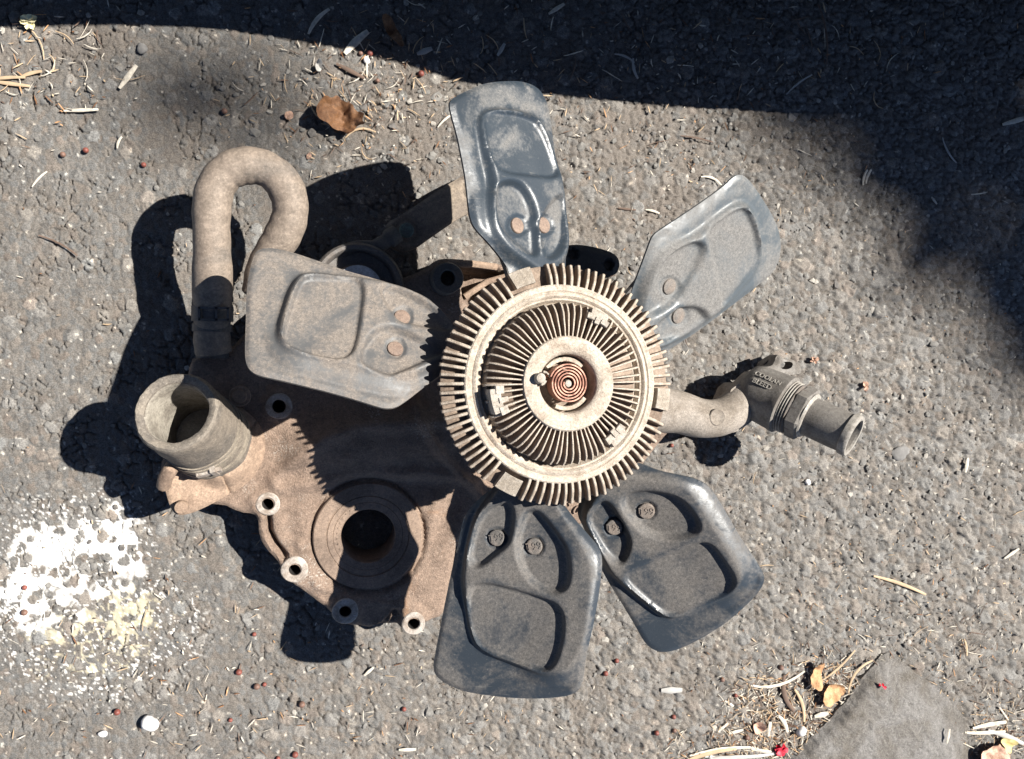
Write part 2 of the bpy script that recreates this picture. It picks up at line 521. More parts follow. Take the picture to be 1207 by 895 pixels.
# asphalt reads its tones from the stones of the mesh itself
def asphalt_mat():
    m, nt, b = nodes_of('worn_asphalt')
    def at(n):
        a = nt.nodes.new('ShaderNodeAttribute'); a.attribute_name = n; return a
    tone = ramp(nt, at('tone').outputs['Fac'], [(0, (.080, .077, .074)), (.5, (.138, .133, .127)), (.86, (.215, .208, .198)), (1, (.40, .38, .34))])
    hu = ramp(nt, at('hue').outputs['Fac'], [(0, (.90, 1.0, 1.08)), (.5, (1.0, .99, .97)), (.8, (1.12, 1.0, .86)), (1, (1.25, .95, .75))])
    n1 = noise(nt, 900, 4, .7, 'pos')
    n2 = noise(nt, 35, 5, .6, 'pos')
    n3 = noise(nt, 2600, 2, .6, 'pos')
    g = ramp(nt, n1.outputs[0], [(.32, (.50,) * 3), (.68, (1.50,) * 3)])
    col = mix(nt, .95, tone.outputs[0], g.outputs[0], 'MULTIPLY')
    col = mix(nt, .42, col, hu.outputs[0], 'MULTIPLY')
    dirt = ramp(nt, n1.outputs[0], [(.32, (.066, .056, .048)), (.68, (.185, .162, .142))])
    col = mix(nt, at('dirt').outputs['Fac'], col, dirt.outputs[0])
    col = mix(nt, .5, col, ramp(nt, n2.outputs[0], [(.3, (.8, .8, .8)), (.7, (1.18, 1.16, 1.14))]).outputs[0], 'MULTIPLY')
    sp = ramp(nt, n3.outputs[0], [(.66, 0.0), (.72, .5)])
    col = mix(nt, sp.outputs[0], col, (.42, .38, .33))
    col = mix(nt, at('yellow').outputs['Fac'], col, (.58, .53, .38))
    col = mix(nt, at('paint').outputs['Fac'], col, (.70, .69, .67))
    nt.links.new(col, b.inputs['Base Color'])
    b.inputs['Roughness'].default_value = .85
    b.inputs['Specular IOR Level'].default_value = .3
    bump(nt, b, n1.outputs[0], .5, .0007)
    return m
M['asphalt'] = asphalt_mat()

# ------------------------------------------------------------------ asphalt, modelled stone by stone as one relief sheet
def voronoi(x, y, cell, seed, jit=.9, vec=False):
    r = np.random.default_rng(seed)
    x0, y0 = x.min() - 2 * cell, y.min() - 2 * cell
    nx = int((x.max() - x0) / cell) + 4; ny = int((y.max() - y0) / cell) + 4
    ox = r.random((ny, nx)) * jit; oy = r.random((ny, nx)) * jit; idv = r.random((ny, nx)); idw = r.random((ny, nx))
    gx = ((x - x0) / cell); gy = ((y - y0) / cell)
    ix = gx.astype(int); iy = gy.astype(int)
    f1 = np.full(x.shape, 9.); f2 = np.full(x.shape, 9.); a = np.zeros(x.shape); b = np.zeros(x.shape); vx = np.zeros(x.shape); vy = np.zeros(x.shape)
    for dy in (-1, 0, 1):
        for dx in (-1, 0, 1):
            jx = np.clip(ix + dx, 0, nx - 1); jy = np.clip(iy + dy, 0, ny - 1)
            ex = jx + ox[jy, jx] - gx; ey = jy + oy[jy, jx] - gy
            d = np.hypot(ex, ey)
            n = d < f1
            f2 = np.where(n, f1, np.minimum(f2, d))
            a = np.where(n, idv[jy, jx], a); b = np.where(n, idw[jy, jx], b)
            vx = np.where(n, ex, vx); vy = np.where(n, ey, vy)
            f1 = np.where(n, d, f1)
    if vec: return f1, f2, a, b, vx, vy
    return f1, f2, a, b

GX0, GX1, GY0, GY1, GS = -210, 1420, -200, 1100, 1.6
def ground_field(x, y):
    """relief in metres and the tone / dirt / paint masks at photo pixel x, y (ground level)"""
    xw = x + 3 * (fbm(x / 9, y / 9, 3, 2) - .5) + 2.5 * (hash_noise(x / 4, y / 4, 5) - .5)
    yw = y + 3 * (fbm(x / 9, y / 9, 13, 2) - .5) + 2.5 * (hash_noise(x / 4, y / 4, 15) - .5)
    rough = .32 + .68 * sstep(250, 980, x + .25 * (y - 450) + 260 * (fbm(x / 160, y / 160, 31, 3) - .5))
    f1, f2, a, b, vx, vy = voronoi(xw, yw, 8.6, 1, vec=True)
    dome = np.clip(1 - (f1 / .80) ** 2, 0, 1) ** .35
    facet = ((a * 7.3 % 1) - .5) * vx + ((b * 5.7 % 1) - .5) * vy
    small = dome * sstep(.0, .16, f2 - f1) * (.25 + .75 * a ** .8)
    g1, g2, c, d = voronoi(xw + 4, yw + 9, 17.0, 2)
    present = d < .15 + .30 * rough
    rr = .26 + .24 * c
    big = np.where(present, np.clip(1 - (g1 / rr) ** 2, 0, 1) ** .5, 0)
    t1, t2, e, f_ = voronoi(xw, yw, 4.4, 4)
    tiny = sstep(0, .4, t2 - t1) * e
    k1, k2, kc, kd = voronoi(xw + 7 * (fbm(x / 20, y / 20, 23, 2) - .5), yw + 7 * (fbm(x / 20, y / 20, 24, 2) - .5), 15.0, 6)
    crack = (1 - sstep(.0, .10, k2 - k1)) * sstep(.50, .62, fbm(x / 24, y / 24, 26, 3))
    h = (.06 + rough) * (.0024 * small + .0032 * facet * sstep(0, .16, f2 - f1) + .0009 * tiny) + (.0007 + .0017 * rough) * sstep(0, .8, big) * (.45 + .55 * c)
    h = h - .0048 * crack * (1 - .4 * rough) - .0010 * rough * (1 - sstep(0, .12, f2 - f1)) * (big < .1)
    h = h + .0022 * (fbm(x / 120, y / 120, 41, 3) - .5) + .0011 * (fbm(x / 14, y / 14, 45, 2) - .5)
    tone = np.clip(.24 + .56 * b * rough + .10 * (b - .5) + .24 * (e - .5), 0, .9)
    hue = np.where(big > .15, (c * 9.1) % 1, (a * 3.7) % 1)
    tone = np.where(big > .15, .34 + .44 * c, tone)
    tone = np.where((f_ > .955) & (t1 < .42), 1.0, tone)
    crev = np.maximum(1 - sstep(.02, .20, f2 - f1), crack)
    soil = np.exp(-(((x - 455) / 130) ** 2 + ((y - 130) / 85) ** 2)) * .9 + np.exp(-(((x - 930) / 120) ** 2 + ((y - 845) / 60) ** 2)) * 1.0 \
        + np.exp(-(((x - 60) / 150) ** 2 + ((y - 60) / 55) ** 2)) * .6 + np.exp(-(((x - 720) / 200) ** 2 + ((y - 170) / 90) ** 2)) * .5
    patch = sstep(.46, .80, fbm(x / 45, y / 45, 51, 4) + .5 * soil - .12)
    warm = sstep(150, 700, x + .35 * (y - 450))
    dirt = np.clip(.50 * crev * (big < .1) + .7 * patch * (big < .3) + .05 + .16 * warm, 0, .9)
    # spilled paint: sits in the low places between the stones
    gap = 1 - sstep(.0, .4, big)
    nz = fbm(x / 24, y / 24, 61, 5)
    fine = fbm(x / 5, y / 5, 71, 3)
    q1, q2, qa, qb = voronoi(xw + 3, yw - 5, 13.0, 8)
    stone = sstep(.06, .16, q2 - q1) * sstep(.25, .5, qa)
    m1 = np.exp(-(((x - 72) / 82) ** 2 + ((y - 655) / 62) ** 2)) + .55 * np.exp(-(((x - 138) / 34) ** 2 + ((y - 632) / 46) ** 2)) + .6 * np.exp(-(((x - 10) / 40) ** 2 + ((y - 700) / 40) ** 2)) + .4 * np.exp(-(((x - 70) / 60) ** 2 + ((y - 725) / 40) ** 2))
    m2 = np.exp(-(((x - 112) / 105) ** 2 + ((y - 748) / 72) ** 2)) + .4 * np.exp(-(((x - 170) / 46) ** 2 + ((y - 718) / 26) ** 2))
    paint = .9 * sstep(-.04, .26, m1 * .95 + 1.15 * (nz - .5) + .35 * (fine - .5) - .52 - .85 * stone * qb) * gap
    yel = sstep(.02, .22, m2 * .85 + .8 * (nz - .5) + .5 * (fine - .5) - .50 - .75 * stone) * gap * .55
    fl = sstep(.70, .76, fbm(x / 3.2, y / 3.2, 81, 2)) * sstep(.10, .4, np.maximum(m1, m2)) * gap
    paint = np.maximum(paint, fl * .8)
    return h, tone, dirt, paint, yel, hue

def build_ground():
    xs = np.arange(GX0, GX1 + .1, GS); ys = np.arange(GY0, GY1 + .1, GS)
    X, Y = np.meshgrid(xs, ys)
    x = X.ravel(); y = Y.ravel()
    h, tone, dirt, paint, yel, hue = ground_field(x, y)
    fade = np.minimum.reduce([x - GX0, xs[-1] - x, y - GY0, ys[-1] - y])
    h = (h - .0011) * sstep(0, 30, fade)
    nx, ny = len(xs), len(ys)
    V = on_plane(x, y, (0, 0, 0), (0, 0, 1)); V[:, 2] += h
    i = np.arange(nx * ny).reshape(ny, nx)
    Q = np.stack([i[:-1, :-1], i[1:, :-1], i[1:, 1:], i[:-1, 1:]], -1).reshape(-1, 4)
    c4 = [V[(ny - 1) * nx], V[ny * nx - 1], V[nx - 1], V[0]]
    B = 14.0
    n = len(V)
    ring = np.array([tuple(c4[0]), tuple(c4[1]), tuple(c4[2]), tuple(c4[3]), (-B, -B, 0), (B, -B, 0), (B, B, 0), (-B, B, 0)])
    V = np.concatenate([V, ring])
    Q = np.concatenate([Q, n + np.array([(4, 5, 1, 0), (5, 6, 2, 1), (6, 7, 3, 2), (7, 4, 0, 3)])])
    me = bpy.data.meshes.new('asphalt')
    me.vertices.add(len(V)); me.vertices.foreach_set('co', V.ravel())
    me.loops.add(len(Q) * 4); me.loops.foreach_set('vertex_index', Q.ravel().astype(np.int32))
    me.polygons.add(len(Q))
    me.polygons.foreach_set('loop_start', np.arange(0, len(Q) * 4, 4, dtype=np.int32))
    me.polygons.foreach_set('use_smooth', np.ones(len(Q), bool))
    me.update(calc_edges=True)
    for nm, v, dflt in (('tone', tone, .4), ('dirt', dirt, .3), ('paint', paint, 0), ('yellow', yel, 0), ('hue', hue, .5)):
        a = me.attributes.new(nm, 'FLOAT', 'POINT')
        a.data.foreach_set('value', np.concatenate([v, np.full(8, dflt)]).astype(np.float32))
    me.materials.append(M['asphalt'])
    o = bpy.data.objects.new('asphalt_ground', me)
    link(o)
    tag(o, 'weathered grey asphalt with stones showing and a white paint spill', kind='structure')
build_ground()


# ------------------------------------------------------------------ the fan that lies on the cover
TAU, TAY = R(2.67), R(4.3)
NF = Vector((math.sin(TAU), math.sin(TAY), 1)); NF.z = math.sqrt(max(0, 1 - NF.x ** 2 - NF.y ** 2)); NF.normalize()
CO = P(663, 452.6, .206)                   # middle of the clutch ring's face
FC = CO - NF * .030                          # where the blades' planes meet the axis
fan = empty('engine_fan', (FC.x, FC.y, 0), 'five-bladed dark steel fan with a pale ribbed clutch disc, tilted on the rusty cover', 'engine fan')
PITCH = R(27.3)

BL = [
 dict(ang=-101, mat='blade', rm='rivet', txt=True,
  out=[(561,590),(548,606),(544,618),(540,638),(530,680),(520,730),(512,772),(509,790),(516,802),(540,815),(570,821),(610,825),(650,824),(678,819),(687,806),(690,780),(702,728),(708,690),(711,660),(706,644),(692,628),(678,612),(664,594),(650,575),(640,550),(610,548),(580,575)],
  pla=[(580,585),(562,606),(553,640),(546,680),(550,708),(556,745),(566,766),(610,784),(655,795),(674,787),(691,762),(700,706),(702,664),(690,640),(668,606),(655,584),(640,556),(600,556)],
  lob=[[(590,592),(570,602),(558,630),(553,654),(559,669),(571,667),(585,655),(601,643),(606,628),(609,602),(603,592)],
       [(620,602),(612,626),(609,646),(617,672),(630,689),(650,699),(668,696),(675,680),(673,648),(660,628),(642,606),(632,600)]],
  pad=[(556,690),(570,685),(600,691),(630,700),(656,708),(666,720),(667,742),(662,767),(654,784),(641,789),(617,781),(586,771),(568,764),(559,748),(552,716)],
  riv=[(586,634),(630,644)]),
 dict(ang=-57, mat='blade', rm='rivet', txt=True,
  out=[(750,545),(772,553),(794,557),(818,562),(836,573),(850,594),(874,636),(897,670),(902,682),(898,694),(886,710),(858,736),(826,756),(798,769),(778,771),(762,763),(748,738),(730,708),(710,676),(698,646),(688,624),(678,604),(690,575),(712,540)],
  pla=[(686,606),(700,636),(712,660),(720,674),(736,688),(760,708),(784,727),(800,726),(822,716),(845,705),(868,690),(878,676),(862,646),(842,614),(828,592),(812,568),(786,561),(756,558),(730,552),(700,580)],
  lob=[[(705,588),(718,587),(730,606),(738,620),(744,634),(742,648),(734,662),(722,660),(710,646),(693,616),(692,606)],
       [(730,588),(740,577),(766,574),(798,580),(814,594),(826,614),(822,624),(806,631),(782,634),(760,627),(743,611)]],
  pad=[(738,674),(748,668),(782,654),(822,634),(838,636),(850,652),(866,676),(863,690),(848,703),(810,720),(790,724),(776,717),(754,698),(737,682)],
  riv=[(724,621),(762,602)]),
 dict(ang=40, mat='blade_grey', rm='rivet', txt=False,
  out=[(738,380),(745,352),(754,320),(762,296),(772,278),(782,271),(820,246),(856,220),(868,208),(876,206),(883,210),(893,222),(906,242),(917,262),(922,284),(920,304),(912,320),(896,334),(866,358),(840,378),(826,389),(792,411),(770,425),(745,410)],
  pla=[(748,370),(756,336),(768,308),(784,292),(816,278),(836,262),(860,244),(874,239),(884,246),(892,268),(895,296),(889,318),(864,345),(844,366),(824,380),(790,402),(765,412),(750,398)],
  lob=[[(768,346),(770,316),(782,300),(800,288),(818,282),(828,290),(820,312),(808,332),(796,352),(766,372),(755,372)],
       [(772,376),(800,358),(820,360),(829,370),(828,378),(794,398),(774,404),(762,392)]],
  pad=[(830,272),(840,262),(864,245),(876,245),(885,264),(892,296),(890,314),(880,328),(856,354),(847,359),(844,354),(840,324),(832,292)],
  riv=[(789,338),(799,372)]),
 dict(ang=103, mat='blade_bare', rm='rivet_rust', txt=False,
  out=[(566,99),(582,95),(600,94),(618,95),(634,102),(643,115),(648,133),(652,161),(656,185),(660,212),(665,247),(670,277),(669,296),(668,325),(690,352),(672,392),(630,380),(606,340),(603,317),(590,301),(566,277),(558,265),(555,250),(553,225),(549,197),(540,153),(533,129),(532,118),(541,111),(557,104)],
  pla=[(565,148),(568,136),(580,130),(600,131),(622,136),(637,148),(650,185),(660,221),(664,258),(667,288),(662,312),(640,330),(612,312),(590,296),(574,270),(573,240),(577,218),(572,195),(567,170)],
  lob=[[(579,225),(587,216),(606,216),(618,229),(626,249),(629,281),(630,303),(620,304),(590,277),(580,259)],
       [(632,257),(646,237),(656,231),(661,246),(661,265),(662,280),(658,298),(644,310),(635,300),(631,275)]],
  pad=[(567,145),(570,135),(584,132),(618,138),(634,150),(647,185),(654,206),(647,213),(622,210),(594,207),(582,201),(574,185),(569,162)],
  riv=[(610,266),(640,266)]),
 dict(ang=166, mat='blade_dusty', rm='rivet_rust', txt=False,
  out=[(300,298),(306,292),(322,291),(348,297),(404,317),(446,329),(480,339),(500,347),(514,357),(530,378),(560,400),(562,430),(535,430),(510,448),(490,463),(476,474),(466,480),(454,481),(440,477),(400,464),(330,447),(306,442),(295,436),(289,424),(289,400),(290,375),(291,335),(296,310)],
  pla=[(326,394),(332,370),(341,343),(350,329),(362,324),(424,331),(450,336),(480,343),(515,362),(545,398),(540,424),(500,440),(474,452),(420,440),(380,429),(346,422),(331,409)],
  lob=[[(445,347),(450,342),(460,341),(480,349),(500,360),(520,374),(535,395),(505,392),(472,384),(460,374),(448,356)],
       [(430,405),(440,393),(454,388),(472,391),(500,406),(535,412),(525,420),(500,430),(470,444),(458,448),(440,442),(424,433),(423,417)]],
  pad=[(332,397),(342,369),(351,338),(360,330),(388,331),(418,332),(428,342),(426,366),(420,405),(414,422),(400,429),(376,425),(350,418),(336,409)],
  riv=[(474,374),(466,411)]),
]

def text_mesh(s, size, depth, wx=1.0):
    cu = bpy.data.curves.new('t', 'FONT')
    cu.body = s; cu.size = size; cu.extrude = depth; cu.align_x = 'CENTER'; cu.align_y = 'CENTER'
    cu.resolution_u = 3
    o = bpy.data.objects.new('t', cu); C.objects.link(o)
    dg = bpy.context.evaluated_depsgraph_get()
    me = o.evaluated_get(dg).to_mesh()
    V = np.array([tuple(v.co) for v in me.vertices]); Fc = [tuple(p.vertices) for p in me.polygons]
    o.evaluated_get(dg).to_mesh_clear()
    bpy.data.objects.remove(o); bpy.data.curves.remove(cu)
    V[:, 0] *= wx
    return V, Fc

xF, yF, zF = frame_from(NF)
for bi, b in enumerate(BL):
    a = R(b['ang'])
    u = xF * math.cos(a) + yF * math.sin(a)
    t = zF.cross(u)
    v = t * math.cos(PITCH) + zF * math.sin(PITCH)
    nb = u.cross(v).normalized()
    out = chaikin(b['out'], 2)
    pla = chaikin(b['pla'], 2); pad = chaikin(b['pad'], 2); lobs = [chaikin(l, 2) for l in b['lob']]
    cen = np.mean(b['out'], 0)
    def to3(p, FC=FC, nb=nb):
        return on_plane(p[:, 0], p[:, 1], FC, nb)
    def hgt(p, pla=pla, pad=pad, lobs=lobs, out=out, seed=bi, riv=b['riv'], to3=to3, v=v):
        w = to3(p) - np.array(FC)
        c = w @ np.array(v)
        lead = sstep(.008, .045, c)
        h = .0074 * (1 - sstep(-5, 5, sdf(p, pla))) * (1 - lead) + lead * .0088 * (1 - np.clip((sdf(p, pla) + 4) / 22, 0, 1) ** 1.15)
        h -= .0044 * (1 - sstep(-3.2, 2.4, sdf(p, pad)))
        for l in lobs:
            h -= .0056 * (1 - sstep(-5.5, 2.6, sdf(p, l)))
        e = sdf(p, out)
        h -= .0016 * sstep(-7, 0, e) ** 2
        h += .0012 * (fbm(p[:, 0] / 45, p[:, 1] / 45, 90 + seed, 3) - .5)
        h += 1.1 * (c * c) * .6 - .0012                        # slight camber across the chord
        for r in riv:                                          # round seats pressed for the rivets
            d = np.hypot(p[:, 0] - r[0], p[:, 1] - r[1])
            h -= .0014 * (1 - sstep(11, 12.6, d))
        return h
    V, Fc = plate(out, 2.4, to3, nb, .0016, hgt, edge_step=2.0, guides=[pla, pad] + lobs)
    bo = mesh_obj('fan_blade', V, Fc, M[b['mat']], fan, sharp=60)
    tag(bo, label={0: 'broad grey-black blade at the bottom of the fan', 1: 'grey-black blade at lower right of the fan', 2: 'pale grey blade at upper right of the fan',
                   3: 'glossy blue-black blade at the top of the fan', 4: 'brown dust-covered blade at the left of the fan'}[bi])
    # how far each point lies inside the pressed middle, where dust settles
    w_ = np.array([tuple(bo.location + v_.co + fan.location) for v_ in bo.data.vertices])
    q_ = w_ - NCO
    z_ = q_ @ NCF
    pix = np.stack([CX + F * (q_ @ NCR) / z_, CY - F * (q_ @ NCU) / z_], 1)
    hol = 1 - sstep(-8, 8, sdf(pix, pla))
    if bi == 4: hol = .62 + .2 * hol
    if bi == 3: hol = .45 - .35 * hol + .9 * np.maximum(1 - sstep(-3, 3, sdf(pix, lobs[0])), 1 - sstep(-3, 3, sdf(pix, lobs[1]))) - .25 * (1 - sstep(-4, 4, sdf(pix, pad)))
    for r in b['riv']:                     # grime rings round the rivets and along the pressed edges
        hol = hol - 1.1 * np.exp(-((np.hypot(pix[:, 0] - r[0], pix[:, 1] - r[1]) - 12) / 2.2) ** 2)
    hol = hol - .55 * np.exp(-((sdf(pix, pad) - 1) / 3.2) ** 2) - .4 * np.exp(-((sdf(pix, pla) - 5) / 5) ** 2)
    for l in lobs:
        hol = hol - .4 * np.exp(-((sdf(pix, l) - 0) / 3) ** 2)
    at_ = bo.data.attributes.new('hollow', 'FLOAT', 'POINT'); at_.data.foreach_set('value', hol.astype(np.float32))
    # the spider's arm behind the blade, to which it is riveted
    A_ = []
    for uu, ww in ((.030, .012), (.085, .013), (.112, .018), (.124, .016)):
        for dv, dn in ((-ww, -.0065), (ww, -.0065), (ww, -.0030), (-ww, -.0030)):
            A_.append(FC + u * uu + v * dv + nb * dn)
    Fa = [(3, 2, 1, 0), (12, 13, 14, 15)] + [(k * 4 + j, k * 4 + (j + 1) % 4, k * 4 + 4 + (j + 1) % 4, k * 4 + 4 + j) for k in range(3) for j in range(4)]
    mesh_obj('spider_arm', [tuple(q_) for q_ in A_], Fa, M['dark_iron'], fan, smooth=False)
    for r in b['riv']:
        p = np.array([r], float)
        q = Vector(to3(p)[0]) + nb * float(hgt(p)[0])
        kk = mpp(q)
        rr = 9.6 * kk
        rh = .0027 if b['txt'] else .0017
        prof = [(rr, -.001), (rr, rh - .0009), (rr * .95, rh - .0003), (rr * .85, rh - .0001), (0, rh)]
        V, Fc = lathe(prof, q, nb, 28, u)
        ro = mesh_obj('rivet', V, Fc, M[b['rm']], bo)
        if b['txt']:
            tv, tf = text_mesh('T99', .0072, .0004)
            # lettering stands upright as seen from the camera
            ex = Vector((1, .12, 0)); ex = (ex - nb * ex.dot(nb)).normalized(); ey = nb.cross(ex)
            W = [q + ex * x + ey * y + nb * (.0027 + z) for x, y, z in tv]
            # third level: the stamp is part of the rivet head itself
            me = ro.data
            off = world_origin(bo)
            V0 = [tuple(vv.co) for vv in me.vertices]; F0 = [tuple(pp.vertices) for pp in me.polygons]
            V1, F1 = join((V0, F0), ([w - off for w in W], tf))
            me.clear_geometry(); me.from_pydata([tuple(x) for x in V1], [], F1); me.update()

# --- viscous clutch
PXU = mpp(CO)
U = PXU * 1.012
MF = Matrix(((xF.x, yF.x, zF.x, 0), (xF.y, yF.y, zF.y, 0), (xF.z, yF.z, zF.z, 0), (0, 0, 0, 1)))

def local_obj(name, vf, mat, parent, matrix=None, sharp=35):
    me = bpy.data.meshes.new(name)
    me.from_pydata([tuple(v) for v in vf[0]], [], [tuple(map(int, f)) for f in vf[1]])
    me.update()
    me.polygons.foreach_set('use_smooth', [True] * len(me.polygons)); me.set_sharp_from_angle(angle=R(sharp))
    me.materials.append(mat)
    o = bpy.data.objects.new(name, me)
    link(o, parent)
    if matrix is not None: o.matrix_local = matrix
    return o

def ring_profile(pts):
    return [(r * U, z) for r, z in pts]

cl_loc = Matrix.Translation(CO - fan.location) @ MF
body = lathe(ring_profile([(0, -.026), (70, -.026), (112, -.0135), (139, -.0115), (140.5, -.0112), (139, -.0105), (117, -.0085), (116, -.0005), (114.5, .0003), (112, .0), (109, .0002), (107.5, -.0008), (106, .0004), (103, .0010), (101.5, .0002), (100, -.0012), (98, -.0014), (96, -.004), (95, -.006), (90, -.001), (56, .006), (54.5, .0128), (53, .0139), (49, .0144), (44, .0143), (38, .0137), (35, .0124), (33.5, .0104), (33, -.0025), (0, -.0030)]), (0, 0, 0), (0, 0, 1), 180)
clutch = local_obj('clutch_housing', body, M['alloy'], fan, cl_loc)
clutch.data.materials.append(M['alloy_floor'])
for p_ in clutch.data.polygons:        # grime and painted shade darken the rib channels and the coil's well
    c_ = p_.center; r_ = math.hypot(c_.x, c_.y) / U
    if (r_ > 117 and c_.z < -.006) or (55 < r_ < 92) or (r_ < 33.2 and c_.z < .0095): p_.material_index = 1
tag(clutch, label='pale ribbed clutch disc in the middle of the fan')

def fin_mesh(r0, r1, prof, w0, w1, zb):
    """radial rib along +x; prof = [(r, z top)]"""
    V = []; Fc = []
    n = len(prof)
    for r, z in prof:
        w = w0 + (w1 - w0) * (r - r0) / (r1 - r0)
        rr = r * U
        V += [(rr, -w * U / 2, zb), (rr, -w * U / 2 * .86, z - .0006), (rr, -w * U / 2 * .5, z), (rr, w * U / 2 * .5, z), (rr, w * U / 2 * .86, z - .0006), (rr, w * U / 2, zb)]
    for i in range(n - 1):
        for j in range(5):
            Fc.append((i * 6 + j, (i + 1) * 6 + j, (i + 1) * 6 + j + 1, i * 6 + j + 1)[::-1])
    Fc.append(tuple(range(6))[::-1]); Fc.append(tuple((n - 1) * 6 + j for j in range(6)))
    return V, Fc

def darken_sides(me, ztop):  # rib sides coloured darker: grime plus the shade of the gaps
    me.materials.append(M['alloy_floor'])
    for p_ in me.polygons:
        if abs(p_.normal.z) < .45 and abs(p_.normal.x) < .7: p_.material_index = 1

fin_o = fin_mesh(114, 143, [(113, .0), (121, .0), (127, -.0006), (135, -.0030), (142.5, -.0055)], 4.3, 4.2, -.0112)
fin_me = None
NO = 86
lands_o = [(109.5, 7.5), (-10.5, 7.5), (240.5, 7.5)]
for i in range(NO):
    a = 360 * i / NO
    d = [((a - c + 180) % 360 - 180) for c, _ in lands_o]
    if any(-9.8 < q < 8.6 for q in d): continue
    mtx = Matrix.Rotation(R(a + .45 * math.sin(i * 7.3) + (.9 if i % 17 == 5 else 0)), 4, 'Z') @ Matrix.Translation((.0006 * math.sin(i * 3.7), 0, .0007 * math.sin(i * 2.9) - .0005)) @ Matrix.Rotation(.05 * math.sin(i * 4.1), 4, 'X')
    if fin_me is None:
        o = local_obj('cooling_rib', fin_o, M['alloy'], clutch, mtx); fin_me = o.data; darken_sides(fin_me, 0)
    else:
        o = bpy.data.objects.new('cooling_rib', fin_me); link(o, clutch); o.matrix_local = mtx

def sector_block(r0, r1, a0, a1, z0, z1, slope=0.0, n=8):
    V = []; Fc = []
    for i in range(n + 1):
        a = R(a0 + (a1 - a0) * i / n)
        c, s = math.cos(a), math.sin(a)
        for r, z in ((r0, z0), (r0, z1 - .0004), (r0 + .6, z1), (r1 - .6, z1 - slope), (r1, z1 - slope - .0006), (r1, z0)):
            V.append((r * U * c, r * U * s, z))
    for i in range(n):
        for j in range(6):
            Fc.append((i * 6 + j, i * 6 + (j + 1) % 6, (i + 1) * 6 + (j + 1) % 6, (i + 1) * 6 + j)[::-1])
    Fc.append(tuple(range(6))[::-1][::-1]); Fc.append(tuple(n * 6 + j for j in range(6))[::-1])
    return V, Fc
land = sector_block(121.5, 142, -4.6, 6.6, -.0112, -.0012, .004)
for c, _ in lands_o:
    local_obj('balance_pad', land, M['alloy_clean'], clutch, Matrix.Rotation(R(c + (1.5 if c < 0 else 0)), 4, 'Z'))

ZT = .0130
fin_i = fin_mesh(54, 93, [(52, ZT), (66, ZT), (80, ZT - .0006), (88, ZT - .0028), (93.5, ZT - .0065)], 2.5, 3.3, -.0065)
fin_me = None
NI = 66
lands_i = [(193, 9), (64, 7), (-46, 7)]
# the inner plate sits proud of the ring, so it is a child frame at its own height
for i in range(NI):
    a = 360 * i / NI + 1.5
    d = [abs((a - c + 180) % 360 - 180) for c, _ in lands_i]
    sh = d[0] < 8.5 or d[1] < 6.5 or d[2] < 6.5
    mtx = Matrix.Rotation(R(a + .5 * math.sin(i * 5.1)), 4, 'Z') @ Matrix.Translation((.0005 * math.sin(i * 3.1), 0, .0006 * math.sin(i * 2.3) - .0004)) @ Matrix.Rotation(.06 * math.sin(i * 6.1), 4, 'X')
    if fin_me is None:
        o = local_obj('inner_rib', fin_i, M['alloy'], clutch, mtx); fin_me = o.data; darken_sides(fin_me, 0)
    else:
        o = bpy.data.objects.new('inner_rib', fin_me); link(o, clutch); o.matrix_local = mtx
for (c, w), inner in zip(lands_i, (76, 79, 77)):
    V1 = sector_block(inner + 4, 92.5, c - w, c + w, -.006, ZT + .0004, .0006)
    V2 = sector_block(inner, 86, c - w - 2.5, c - w + 4, -.006, ZT + .0008, 0)
    V3 = sector_block(inner, 86, c + w - 4, c + w + 2.5, -.006, ZT + .0008, 0)
    V4 = sector_block(inner - 3, 84, c - 2.0, c + 2.2, -.006, ZT + .0012, 0)
    local_obj('cast_lug', join(V1, V2, V3, V4), M['alloy_clean'], clutch)

# --- bimetal coil in the middle, with its holder and peg
def spiral(turns, r0, r1, w, z0, z1, n=40):
    V = []; Fc = []
    N = int(turns * n)
    for i in range(N + 1):
        a = 2 * math.pi * i / n
        r = r0 + (r1 - r0) * i / N
        for rr, z in ((r - w / 2, z0), (r - w / 2, z1), (r + w / 2, z1), (r + w / 2, z0)):
            V.append((rr * U * math.cos(a), rr * U * math.sin(a), z))
    for i in range(N):
        for j in range(4):
            Fc.append((i * 4 + j, i * 4 + (j + 1) % 4, (i + 1) * 4 + (j + 1) % 4, (i + 1) * 4 + j)[::-1])
    Fc.append((0, 1, 2, 3)); Fc.append((N * 4 + 3, N * 4 + 2, N * 4 + 1, N * 4))
    return V, Fc
DZ = Matrix.Translation((0, 0, -.0065))
hub_loc = cl_loc @ DZ @ Matrix.Translation((-1.5 * U, 0, 0)) @ Matrix.Rotation(R(160), 4, 'Z')
coil = local_obj('bimetal_coil', spiral(5.0, 5.5, 22.5, 1.5, .0110, .0225), M['copper'], fan, hub_loc, 50)
tag(coil, label='copper-coloured flat spiral spring at the centre of the clutch')
post = lathe([(0, .003), (4.5 * U, .003), (4.5 * U, .0205), (3.5 * U, .0215), (0, .0218)], (0, 0, 0), (0, 0, 1), 20)
bar_ = sector_block(.5, 5.2, -16, 16, .0105, .0222)
local_obj('coil_post', join(post), M['alloy_clean'], coil)
tail = tube([(21.5 * U, 0, .019), (25 * U, -2 * U, .020), (29 * U, -3 * U, .0215), (33 * U, -2 * U, .0225)], 1.1 * U, 8)
local_obj('coil_tail', tail, M['alloy_clean'], coil)
peg_l = cl_loc @ DZ @ Matrix.Translation((-36 * U, 6 * U, 0))
peg = lathe([(6.2 * U, .018), (6.2 * U, .0245), (5.2 * U, .0262), (2.5 * U, .0268), (0, .0268)], (0, 0, 0), (0, 0, 1), 24)
